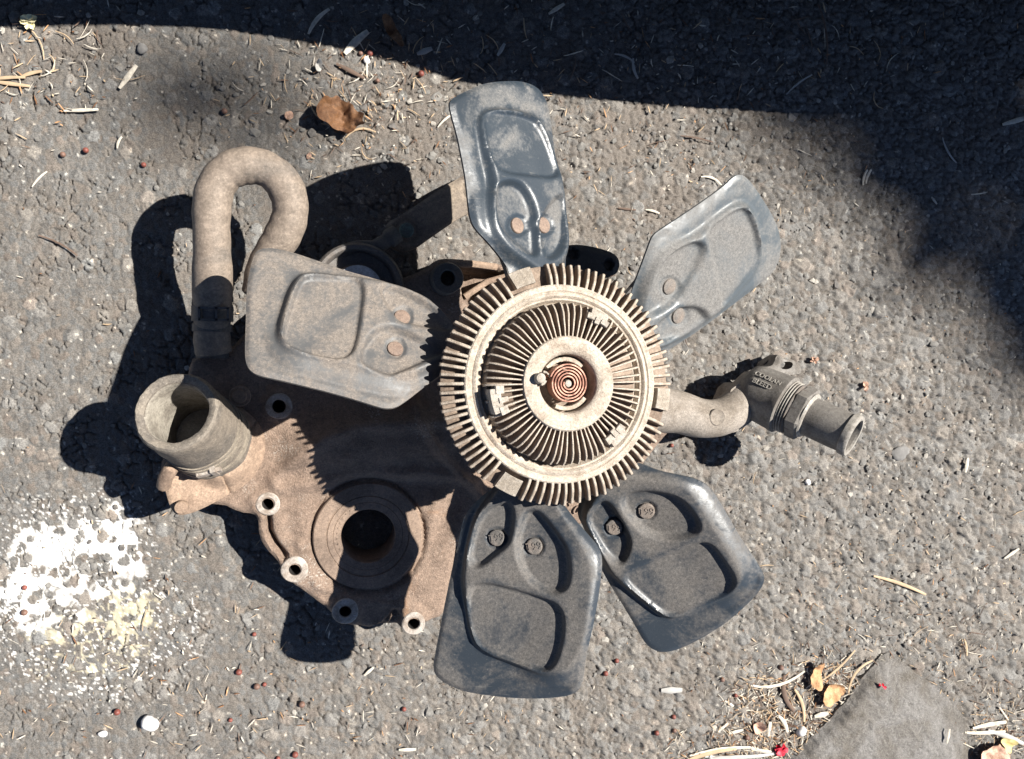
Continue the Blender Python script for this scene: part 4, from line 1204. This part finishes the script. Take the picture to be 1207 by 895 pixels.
ST = [
 (152, 92, 30, 55, 6, 'straw', 'white flat straw lying alone on sunlit asphalt above the hose bend', 0),
 (97, 131, 33, 6, 4, 'straw', 'thin white straw lying level at the upper left, left of the hose', 0),
 (142, 169, 13, 68, 3, 'straw', 'tiny pale straw between the two red berries at upper left', .1),
 (376, 27, 36, 52, 5, 'straw', 'long pale straw sticking into the dark top shadow, leftmost there', .08),
 (420, 52, 36, 46, 9, 'straw', 'broad white straw crossing the shadow edge left of the brown leaf strip', .03),
 (500, 62, 18, 24, 7, 'straw_grey', 'grey chip on the shadow edge right of the brown leaf strip', 0),
 (590, 60, 16, 60, 5, 'straw_grey', 'dim grey chip in the top shadow above the top blade', 0),
 (655, 12, 22, 35, 5, 'straw', 'pale straw at the very top edge inside the dark shadow', 0),
 (735, 70, 26, -18, 3, 'straw_grey', 'faint thin straw in the shadow right of the top blade', .1),
 (748, 82, 24, -75, 4, 'straw_grey', 'faint upright straw in the shadow, above the sunlit strip', -.1),
 (940, 101, 42, 38, 2.6, 'straw_grey', 'thin grey stalk in the shadow at the right end of the shadow edge', .05),
 (1196, 143, 46, 17, 7, 'straw', 'white stalk in shade at the right picture edge', 0),
 (1117, 178, 38, -55, 3, 'straw_grey', 'thin grey stalk in shade left of the white stalk', -.08),
 (1018, 210, 20, 76, 4, 'straw', 'small white straw beside its twin in half shade', .1),
 (1022, 209, 19, 70, 4, 'straw', 'small white straw, right one of a close pair in half shade', .1),
 (1099, 237, 12, -48, 3.5, 'straw', 'short pale chip alone in the right-hand shade', 0),
 (525, 143, 24, 42, 2.6, 'straw', 'thin pale stalk pointing at the left edge of the top blade', .06),
 (413, 85, 33, -24, 5, 'twig', 'dark flat splinter just above the brown curled leaf', 0),
 (433, 80, 24, 88, 2.4, 'straw', 'thin upright straw at the right end of the dark splinter', .03),
 (425, 160, 34, 14, 2.6, 'straw_tan', 'bent tan stalk under the lower right corner of the curled leaf', .2),
 (837, 214, 28, -18, 3, 'straw', 'curved white straw touching the tip of the upper right blade', .14),
 (768, 250, 18, -12, 3, 'straw', 'short pale straw left of the upper right blade', .05),
 (1137, 548, 20, 83, 6, 'straw', 'thick pale chip standing out on gravel far right of the fitting', 0),
 (1058, 689, 84, -20, 5, 'straw_tan', 'long tan split stalk on open gravel at the lower right', .03),
 (1190, 652, 26, 30, 5, 'straw', 'white straw on the gravel near the right edge', 0),
 (915, 798, 76, 11, 4.5, 'straw', 'long curved white stalk beside the orange bark flake', -.12),
 (858, 828, 14, -32, 4, 'straw', 'small white chip left of the orange bark flake', 0),
 (851, 856, 17, 40, 4, 'straw', 'slanted white chip above the straw bundle', 0),
 (866, 861, 20, 10, 5, 'straw', 'level white chip above the straw bundle', 0),
 (905, 858, 20, 85, 6, 'straw', 'upright white chip above the red flower', 0),
 (921, 852, 26, -60, 6, 'straw', 'slanted white flake left of the dark crack beside the slab', .1),
 (966, 841, 20, 10, 8, 'straw', 'white curled flake on the slab shadow', 0),
 (1106, 860, 20, 83, 5, 'straw', 'white straw lying on top of the grey slab', 0),
 (1012, 797, 56, 54, 4, 'straw_tan', 'long tan stalk arching along the left slab edge', .18),
 (986, 783, 60, 40, 3.5, 'straw_tan', 'tan stalk leaning over the bark pieces by the slab', -.05),
 (940, 830, 46, -72, 5, 'straw_tan', 'curved brown stalk in the litter left of the slab', .1),
 (928, 815, 50, -74, 7, 'twig', 'dark curved twig in the litter left of the slab', -.14),
 (1163, 853, 52, 6, 7, 'straw', 'broad pale stalk lying level right of the slab', .02),
 (1158, 861, 64, -3, 6, 'straw', 'lower broad pale stalk right of the slab', -.02),
 (1182, 867, 62, -22, 8, 'straw_grey', 'grey stalk slanting over the pale ones right of the slab', .03),
 (1181, 840, 24, -52, 3, 'straw', 'thin white stalk above the pale bundle right of the slab', 0),
 (1183, 800, 30, -36, 3, 'twig', 'thin brown twig on gravel right of the slab tip', 0),
 (1136, 762, 24, -78, 3.5, 'straw_tan', 'short tan stalk on gravel above the slab', .06),
 (850, 884, 90, 2, 5, 'straw', 'long white stalk in the bundle at the bottom edge, uppermost', .04),
 (870, 888, 96, -3, 6, 'straw_grey', 'long grey stalk in the bundle at the bottom edge', -.03),
 (832, 890, 80, 10, 6, 'straw_tan', 'tan stalk in the bundle at the bottom edge, running lowest', .05),
 (846, 893, 44, 3, 10, 'straw_grey', 'broad bluish grey strip under the bundle at the bottom edge', 0),
 (900, 884, 40, -14, 5, 'straw', 'white stalk end of the bundle pointing at the red flower', 0),
 (790, 812, 28, -3, 9, 'straw_grey', 'flat weathered wood chip below the lower right blade', 0),
 (967, 42, 74, -80, 3, 'twig', 'long dark twig in the top right shadow', .08),
 (70, 290, 42, -28, 2.2, 'twig', 'thin brown twig left of the hose shadow', .06),
 (48, 212, 22, 48, 2.4, 'straw', 'thin pale stalk at the left, above the brown twig', .05),
 (40, 50, 40, -60, 1.6, 'straw_tan', 'thin tan stem trailing below the cream flower', .15),
 (10, 94, 34, 8, 3.6, 'straw_tan', 'tan splinter at the left picture edge, upper one', .03),
 (14, 100, 36, -4, 4.2, 'straw_tan', 'wide tan splinter at the left picture edge, lower one', 0),
 (38, 89, 22, 20, 4, 'straw_tan', 'short tan splinter a little in from the left picture edge', .05),
 (820, 165, 42, -8, 2.2, 'twig', 'thin dark twig on sunlit asphalt above the upper right blade', .03),
 (738, 247, 22, -4, 3, 'twig', 'small reddish twig between the top and upper right blades', 0),
 (480, 882, 20, -3, 5, 'straw', 'pale chip at the bottom edge below the bottom boss', 0),
 (435, 790, 14, 40, 4, 'straw', 'tiny pale chip below the two bottom bosses', 0),
]
for (x, y, L, an, w, mt, lb, bd) in ST:
    nm = 'twig' if mt == 'twig' else ('wood_chip' if 'chip' in lb or 'splinter' in lb or 'flake' in lb else 'straw')
    piece(x, y, L, an, w, mt, nm, lb, {'twig': 'twig', 'wood_chip': 'wood chip', 'straw': 'straw'}[nm], G1, bend=bd, z=(.0135 if 'on top of the grey slab' in lb else .0018) + w * S * .2, flatr=.4, lift=.002 if L > 40 else .0006)

def leaf(outline, z, mat, name, label, cat, curl, seed, group=None, thick=.0005, step=2.0):
    o_ = chaikin(outline, 1)
    c = np.mean(outline, 0)
    def hh(p):
        d = np.linalg.norm(p - c, axis=1)
        a = math.radians(seed * 57 % 180)
        w = (p - c) @ np.array([math.cos(a), math.sin(a)])
        return curl * (d / 22) ** 2 + .010 * (fbm(p[:, 0] / 9, p[:, 1] / 9, seed, 3) - .38) + .003 * np.abs(w / 9)
    V, Fc = plate(o_, step, flat(z), (0, 0, 1), thick, hh)
    q = P(c[0], c[1], 0)
    o = mesh_obj(name, V, Fc, M[mat], origin=(q.x, q.y, 0), sharp=80)
    return tag(o, label, cat, group)
leaf([(373,135),(378,124),(384,117),(392,120),(397,114),(406,123),(415,125),(419,134),(430,138),(426,146),(431,153),(421,150),(417,158),(409,161),(404,155),(395,156),(385,147),(376,145)], .006, 'leaf', 'dry_leaf', 'crumpled brown dry leaf on sunlit ground above the hose bend', 'dry leaf', .004, 401)
leaf([(449,24),(456,20),(463,26),(468,38),(475,50),(476,60),(469,58),(461,46),(452,34)], .004, 'leaf', 'dry_leaf', 'narrow brown leaf strip half in the top shadow', 'dry leaf', .002, 402)
leaf([(960,780),(968,777),(968,790),(966,806),(962,812),(953,806),(955,794)], .005, 'bark', 'bark_flake', 'orange bark flake in the litter left of the slab', 'bark', .001, 403)
leaf([(968,812),(985,803),(994,808),(990,820),(978,832),(966,828)], .005, 'bark', 'bark_flake', 'yellow-brown bark scrap tucked beside the slab edge', 'bark', .002, 404)
leaf([(1150,884),(1162,876),(1175,874),(1184,884),(1186,900),(1160,905),(1148,897)], .005, 'leaf_pink', 'dry_leaf', 'pinkish dry leaf right of the slab at the bottom edge', 'dry leaf', .003, 405)
leaf([(1178,872),(1186,868),(1197,872),(1195,880),(1188,888),(1182,882)], .006, 'leaf_yellow', 'dry_leaf', 'small yellow leaf beside the pinkish leaf, lower right corner', 'dry leaf', .002, 406)
leaf([(886,856),(893,848),(900,852),(899,864),(890,866)], .004, 'leaf_pink', 'bark_flake', 'pale pink bark flake above the red flower', 'bark', .001, 407)
leaf([(336,134),(344,131),(347,138),(342,142),(336,140)], .003, 'leaf_pink', 'bark_flake', 'small beige flake left of the crumpled brown leaf', 'bark', .001, 408)
leaf([(360,184),(366,179),(368,186),(363,189)], .003, 'leaf_pink', 'bark_flake', 'tiny beige flake right of the hose bend', 'bark', .001, 409)
leaf([(372,74),(378,70),(381,78),(377,86),(372,84)], .004, 'straw_grey', 'bark_flake', 'bluish grey flake left of the dark flat splinter', 'bark', .001, 410)

BE = [(102, 178, 'red', 'red berry at upper left, right one of a red and brown pair'), (75, 183, 'brown', 'brown berry at upper left, left one of a red and brown pair'), (265, 132, 'brown', 'brown berry on asphalt above the hose bend'),
 (170, 195, 'red', 'small dark red berry left of the hose bend'), (436, 64, 'red', 'red berry beside the broad white straw'), (425, 64, 'brown', 'brown berry touching the broad white straw'), (496, 88, 'red', 'orange-lit berry right of the upright straw above the curled leaf'),
 (445, 96, 'brown', 'dark berry right of the dark flat splinter'), (282, 791, 'red', 'red berry below the cover, uppermost of the lower left scatter'), (312, 806, 'red', 'red berry below the cover, right of the uppermost one'), (356, 829, 'brown', 'brown berry below the bottom bosses'),
 (272, 848, 'red', 'red berry lowest left of the cover scatter'), (348, 888, 'red', 'red berry at the bottom edge below the cover'), (328, 893, 'red', 'berry cut by the bottom edge below the cover'), (139, 838, 'red', 'red berry above the white stone'), (30, 692, 'red', 'red berry lying on the white paint spill'),
 (30, 721, 'brown', 'brown berry below the white paint spill'), (476, 835, 'red', 'red berry left of the bottom blade tip'), (713, 793, 'red', 'orange-red berry right of the bottom blade'), (726, 778, 'red', 'red berry right of the bottom blade, upper one of two'),
 (793, 844, 'red', 'red berry below the weathered wood chip'), (773, 863, 'red', 'red berry above the left end of the straw bundle'), (794, 860, 'brown', 'dull brown berry above the straw bundle'), (850, 800, 'brown', 'brown berry left of the long curved stalk'),
 (866, 819, 'red', 'reddish berry in the litter below the long curved stalk'), (879, 868, 'brown', 'brown berry between chips above the straw bundle'), (791, 525, 'red', 'bright red berry under the pale pipe by the clutch'), (303, 808, 'brown', 'brown berry crowding a red one below the cover'),
 (300, 747, 'red', 'tiny red berry left of the lowest blade shadow'), (919, 786, 'brown', 'brown berry above the orange bark flake')]
def ico(c, r, seed, sq=.9):
    rr = np.random.default_rng(seed)
    prof = [(0, -r)] + [(r * math.sin(t), -r * math.cos(t)) for t in np.linspace(.4, 2.75, 7)] + [(0, r * .93)]
    tilt = (rr.normal() * .6, rr.normal() * .6, 1)
    V, Fc = lathe(prof, c, tilt, 12)
    return V, Fc
for i, (x, y, kd, lb) in enumerate(BE):
    r = (3.0 + .6 * math.sin(i * 3.3)) * S
    c = P(x, y, 0)
    V, Fc = ico((c.x, c.y, r * .9), r, i)
    o = mesh_obj('berry', V, Fc, M['berry' if kd == 'red' else 'berry_brown'], origin=(c.x, c.y, 0))
    tag(o, lb, 'berry', 'dry berries scattered on the asphalt')

def rock(px, py, rx, ry, hz, mat, name, label, cat, seed, group=None):
    c = P(px, py, 0)
    rr = np.random.default_rng(seed)
    V = []; Fc = []
    n, m = 14, 7
    ph = rr.random(6) * 6
    for j in range(m):
        t = math.pi * (.04 + .92 * j / (m - 1))
        for i in range(n):
            a = 2 * math.pi * i / n
            w = 1 + .14 * math.sin(2 * a + ph[0]) + .10 * math.sin(3 * a + ph[1] + j) + .05 * math.sin(5 * a + ph[2] + 2 * j)
            V.append((c.x + rx * S * w * math.sin(t) * math.cos(a), c.y + ry * S * w * math.sin(t) * math.sin(a), hz * (.42 - .58 * math.cos(t) * .98)))
    for j in range(m - 1):
        for i in range(n):
            i2 = (i + 1) % n
            Fc.append((j * n + i, j * n + i2, (j + 1) * n + i2, (j + 1) * n + i))
    Fc.append(tuple(range(n))[::-1]); Fc.append(tuple((m - 1) * n + i for i in range(n)))
    o = mesh_obj(name, V, Fc, M[mat], origin=(c.x, c.y, 0), sharp=60)
    return tag(o, label, cat, group)
M['stone_grey'] = plain('grey_stone', (.16, .155, .15), .85, .2, 200)
rock(178, 850, 9, 8.5, .011, 'white_stone', 'pebble', 'white pebble alone on asphalt at the lower left', 'pebble', 1)
rock(122, 864, 4.5, 4, .004, 'white_stone', 'pebble', 'tiny white pebble left of the big white one', 'pebble', 2)
rock(942, 860, 6, 6.5, .009, 'white_stone', 'pebble', 'white pebble in the slab shadow by the litter', 'pebble', 3)
rock(1060, 534, 14, 9, .004, 'stone_grey', 'pebble', 'flat grey pebble on gravel right of the flared tube end', 'pebble', 4)
rock(168, 58, 6, 5, .0035, 'stone_grey', 'pebble', 'round grey pebble just under the top shadow at upper left', 'pebble', 5)
rock(951, 568, 4, 4, .004, 'white_stone', 'pebble', 'small white pebble below the flared tube end', 'pebble', 6)
rock(432, 72, 4, 4, .004, 'white_stone', 'pebble', 'small white pebble at the top of the upright straw', 'pebble', 7)

# red flower and cream flower: petals are parts
def flower(px, py, r, n, mat, label, seed, zc=.006, cen=None):
    c = P(px, py, 0)
    t = empty('flower', (c.x, c.y, 0), label, 'flower')
    rr = np.random.default_rng(seed)
    for i in range(n):
        a = 2 * math.pi * i / n + rr.normal() * .25
        L = r * S * (.8 + .4 * rr.random())
        w = L * .42
        z0 = zc * (.4 + .8 * rr.random())
        d = Vector((math.cos(a), math.sin(a), 0)); s = Vector((-d.y, d.x, 0))
        V = []; Fc = []
        K = 5
        for k in range(K):
            q = k / (K - 1)
            ww = w * math.sin(math.pi * (.12 + .8 * q))
            cz = z0 + .5 * L * q * (1 - q) * 2 * (1 if i % 2 else -.2)
            for sg, dz in ((-1, .0012), (0, 0), (1, .0012)):
                V.append(Vector((c.x, c.y, 0)) + d * (L * q) + s * (sg * ww) + Vector((0, 0, cz + dz)))
        for k in range(K - 1):
            for j in range(2):
                Fc.append((k * 3 + j, (k + 1) * 3 + j, (k + 1) * 3 + j + 1, k * 3 + j + 1))
        NV = len(V)
        V2 = [v - Vector((0, 0, .0004)) for v in V]
        F2 = [tuple(NV + q_ for q_ in f[::-1]) for f in Fc]
        mesh_obj('petal', [tuple(v) for v in V + V2], Fc + F2, M[mat], t)
    V, Fc = ico((c.x, c.y, zc * .7), r * S * .32, seed)
    mesh_obj('flower_head', V, Fc, M[cen or mat], t)
    return t
flower(918, 881, 9, 11, 'petal', 'crumpled bright red flower by the slab corner at the bottom edge', 11)
flower(1029, 801, 5, 6, 'petal', 'tiny red flower scrap on the grey slab near its tip', 12, zc=.014)
flower(37, 28, 8, 7, 'flower', 'cream white dried flower at the top shadow edge, far left', 13)
flower(957, 424, 5, 5, 'leaf_pink', 'shrivelled orange bloom on gravel above the hexagon nut', 14)
flower(1016, 455, 6, 5, 'leaf_pink', 'shrivelled orange bloom on gravel right of the hexagon nut', 15)

# ------------------------------------------------------------------ uncountable gravel and plant crumbs
def scatter_stuff(name, label, gen, mats, seed):
    V = []; Fc = []; MI = []
    for v, f, mi in gen:
        b = len(V)
        V += v; Fc += [tuple(i + b for i in q) for q in f]; MI += [mi] * len(f)
    me = bpy.data.meshes.new(name)
    me.from_pydata(V, [], Fc); me.update()
    for m_ in mats: me.materials.append(M[m_])
    me.polygons.foreach_set('material_index', MI)
    o = bpy.data.objects.new(name, me); link(o)
    return tag(o, label, kind='stuff')

M['grit'] = plain('grey_grit', (.165, .158, .147), .9, .35, 260)
M['grit_dark'] = plain('dark_grit', (.115, .107, .10), .9, .4, 260)
M['grit_pale'] = plain('pale_grit', (.30, .28, .25), .9, .3, 260)
def gravel():
    r = np.random.default_rng(21)
    base = []
    t = (1 + 5 ** .5) / 2
    iv = np.array([(-1, t, 0), (1, t, 0), (-1, -t, 0), (1, -t, 0), (0, -1, t), (0, 1, t), (0, -1, -t), (0, 1, -t), (t, 0, -1), (t, 0, 1), (-t, 0, -1), (-t, 0, 1)]) / math.hypot(1, t)
    ifc = [(0, 11, 5), (0, 5, 1), (0, 1, 7), (0, 7, 10), (0, 10, 11), (1, 5, 9), (5, 11, 4), (11, 10, 2), (10, 7, 6), (7, 1, 8), (3, 9, 4), (3, 4, 2), (3, 2, 6), (3, 6, 8), (3, 8, 9), (4, 9, 5), (2, 4, 11), (6, 2, 10), (8, 6, 7), (9, 8, 1)]
    n = 0
    while n < 9000:
        x = r.uniform(-60, 1270); y = r.uniform(-60, 960)
        dens = .06 + .94 * float(sstep(420, 980, np.array([x + .2 * (y - 450)]))[0])
        dens += .5 * math.exp(-(((x - 470) / 140) ** 2 + ((y - 130) / 80) ** 2))
        if r.random() > dens: continue
        n += 1
        s = (1.4 + 2.6 * r.random() ** 2.5 + (2.2 if r.random() < .06 else 0)) * S
        sc = s * np.array([r.uniform(.8, 1.3), r.uniform(.7, 1.1), r.uniform(.32, .5)])
        a = r.uniform(0, 6.28); ca, sa = math.cos(a), math.sin(a)
        v = iv * (1 + r.normal(0, .16, (12, 1)))
        v = v * sc
        v = np.stack([v[:, 0] * ca - v[:, 1] * sa, v[:, 0] * sa + v[:, 1] * ca, v[:, 2]], 1)
        c = P(x, y, 0)
        v = v + np.array([c.x, c.y, sc[2] * .25])
        q = r.random()
        yield [tuple(p) for p in v], ifc, (0 if q < .66 else 1 if q < .90 else 2)
scatter_stuff('gravel', 'loose fine grey gravel strewn over the asphalt', gravel(), ['grit', 'grit_dark', 'grit_pale'], 21)

def crumbs():
    r = np.random.default_rng(22)
    cl = [(915, 842, 40, 30, 950), (880, 880, 60, 12, 260), (1180, 866, 26, 26, 330), (985, 800, 26, 20, 260), (1130, 770, 50, 40, 160), (430, 95, 60, 40, 190), (430, 150, 60, 40, 150), (40, 90, 60, 40, 120), (620, 447, 420, 300, 380), (1060, 600, 130, 180, 420), (200, 800, 170, 90, 260), (780, 60, 200, 55, 330), (1050, 720, 120, 60, 220), (440, 850, 120, 50, 160), (760, 180, 100, 60, 160)]
    for cx, cy, sx, sy, n in cl:
        for _ in range(n):
            x = r.normal(cx, sx); y = r.normal(cy, sy)
            if not (-60 < x < 1270 and -60 < y < 960): continue
            small = n > 400 and cx not in (915,)
            L = (r.uniform(1.8, 4.2) if small or r.random() < .5 else r.uniform(4, 13)) * S
            w = r.uniform(.5, 1.4) * S
            a = r.uniform(0, 6.28); tl = r.normal(0, .25)
            d = np.array([math.cos(a) * math.cos(tl), math.sin(a) * math.cos(tl), math.sin(tl)]); s = np.array([-math.sin(a), math.cos(a), r.normal(0, .3)])
            c = P(x, y, 0); c0 = np.array([c.x, c.y, .0014 + abs(math.sin(tl)) * L / 2 + r.uniform(0, .001)])
            up = np.array([0, 0, w * .3])
            v = [c0 - d * L / 2 - s * w * .3, c0 - d * L / 2 + s * w * .3, c0 + s * w * .5, c0 + d * L / 2, c0 - s * w * .5]
            v = [tuple(p + up) for p in v] + [tuple(p - up) for p in v]
            f = [(4, 3, 2, 1, 0), (5, 6, 7, 8, 9)] + [((i + 1) % 5, i, i + 5, (i + 1) % 5 + 5)[::-1] for i in range(5)]
            q = r.random()
            yield v, f, (0 if q < .30 else 1 if q < .58 else 2 if q < .74 else 3 if q < .84 else 4)
def fibres():
    r = np.random.default_rng(44)
    for cx, cy, sx, sy, n in [(915, 842, 42, 30, 70), (985, 800, 30, 24, 34), (1182, 862, 24, 24, 40), (1120, 780, 50, 40, 26), (420, 100, 55, 45, 30), (40, 80, 50, 40, 22), (760, 60, 200, 45, 46), (620, 447, 420, 300, 60), (880, 882, 60, 10, 26)]:
        for _ in range(n):
            x, y = r.normal(cx, sx), r.normal(cy, sy)
            if not (-60 < x < 1270 and -60 < y < 960): continue
            L = r.uniform(10, 34); a = r.uniform(0, 6.28); k = r.normal(0, .035)
            pts = []
            for t in np.linspace(-.5, .5, 6):
                q = P(x, y, 0)
                pts.append((q.x + x * 0, q.y, .0022 + .004 * r.random() * abs(t)))
                x += L / 6 * math.cos(a); y += L / 6 * math.sin(a); a += k * L / 6
            V, Fc = tube(pts, np.interp(np.linspace(0, 1, 6), [0, .5, 1], [.4, 1, .4]) * r.uniform(.45, .95) * S, 4)
            q = r.random()
            yield V, Fc, (0 if q < .35 else 1 if q < .72 else 4)
def both(a, b):
    yield from a
    yield from b
scatter_stuff('plant_litter', 'fine straw crumbs and bark dust littering the asphalt', both(crumbs(), fibres()), ['straw', 'straw_tan', 'leaf', 'bark', 'twig'], 22)

# ------------------------------------------------------------------ unseen shade casters beyond the frame: an added overhang and a tree's crown
def overhang_caster():
    edge_px = [(-700, 44), (-300, 36), (0, 30), (130, 25), (250, 28), (340, 41), (460, 64), (540, 91), (600, 101), (740, 118), (850, 126), (930, 132), (1000, 134), (1080, 128), (1160, 110), (1230, 84), (1300, 48), (1420, -20), (1700, -120), (2100, -200)]  # wanted shadow edge on the ground; the unseen overhang is shaped to it
    h0 = .25
    dl = h0 / math.tan(R(SUN_EL))
    pts = []
    for x, y in edge_px:
        g = P(x, y, 0)
        pts.append((g.x + dl * math.cos(R(SUN_AZ)), g.y + dl * math.sin(R(SUN_AZ))))
    pts = chaikin(np.array(pts), 1, closed=False)
    V = []; Fc = []
    prof = [(1.2, .25), (.03, .25), (.004, .254), (.0, .262), (.03, .33), (.075, .45), (.125, .56), (.17, .62), (1.2, .64)]
    m = len(prof)
    for x, y in pts:
        for o, z in prof:
            V.append((x, y + o, z))
    for i in range(len(pts) - 1):
        for j in range(m):
            j2 = (j + 1) % m
            Fc.append((i * m + j, (i + 1) * m + j, (i + 1) * m + j2, i * m + j2)[::-1])
    Fc.append(tuple(range(m))); Fc.append(tuple((len(pts) - 1) * m + j for j in range(m))[::-1])
    o = mesh_obj('shadow_overhang', V, Fc, M['overhang_caster'])
    tag(o, 'unseen dark overhang added just beyond the top edge to cast its shadow', 'shadow caster')
M['overhang_caster'] = plain('dark_shadow_caster', (.03, .03, .032), .6, .2, 20)
overhang_caster()

def shade_tree():
    r = np.random.default_rng(33)
    to_g = lambda poly: np.array([tuple(P(x, y, 0))[:2] for x, y in poly])
    main = to_g([(885,125),(960,190),(1040,275),(1120,350),(1215,432),(1500,640),(1900,700),(2300,-100),(1900,-900),(900,-700),(860,60)])  # leaves fill the outline of the wanted soft shade
    spots = [(main, 3000)]
    for cx, cy, rx, ry, n in ((275, 118, 105, 85, 4),):  # a few leaves placed only to dim a soft spot of ground
        spots.append((to_g(circle(cx, cy, 1, 20) * 1.0 * 0 + np.stack([cx + rx * np.cos(np.linspace(0, 6.28, 20)), cy + ry * np.sin(np.linspace(0, 6.28, 20))], 1)), n))
    V = []; Fc = []
    for poly, n in spots:
        lo, hi = poly.min(0), poly.max(0)
        k = 0
        while k < n:
            g = r.uniform(lo, hi)
            if not inside(g[None], poly)[0]: continue
            k += 1
            c = np.array([g[0], g[1], 0]) + np.array(LDIR) * r.uniform(9.2, 11.2)
            nrm = Vector(r.normal(0, .6, 3)) + Vector((0, 0, 1)) * .7 + LDIR * .6
            x, y, z = frame_from(nrm, (math.cos(k), math.sin(k), .2))
            L, w = r.uniform(.05, .08), r.uniform(.022, .036)
            b = len(V)
            pts = [(-L, 0, 0), (-L * .3, w, .006), (L * .4, w * .8, .004), (L, 0, -.012), (L * .4, -w * .8, .004), (-L * .3, -w, .006)]
            V += [tuple(c + np.array(x * p + y * q + z * t)) for p, q, t in pts]
            Fc.append(tuple(b + i for i in range(6)))
    base = Vector((9.2, 3.6, 0))
    t = empty('shade_tree', base, 'unseen leafy tree beyond the top right corner, its crown shaped to shade that corner', 'tree')
    cr = mesh_obj('crown', V, Fc, M['foliage'], t, smooth=False)
    top = np.array(LDIR) * 10 + np.array([1.3, .5, 0])
    b0 = np.array(base)
    v1 = tube(catmull([b0, b0 * .9 + np.array([0, 0, 2.6]), b0 * .55 + top * .45 + np.array([0, 0, 1.5]), top + np.array([.2, .1, -.3])], 6), np.linspace(.17, .05, 19), 12)
    mesh_obj('trunk', *v1, M['trunk'], t)
    for dx, dy in ((.8, .9), (-.2, .7), (.9, -.4)):
        mid = b0 * .55 + top * .45 + np.array([0, 0, 1.5])
        mesh_obj('limb', *tube(catmull([mid, (mid + top) / 2 + np.array([dx * .5, dy * .5, .2]), top + np.array([dx, dy, .1])], 6), np.linspace(.07, .02, 13), 8), M['trunk'], t)
M['foliage'] = plain('green_leaf', (.05, .09, .03), .7)
M['trunk'] = plain('tree_bark', (.12, .09, .07), .9)
shade_tree()
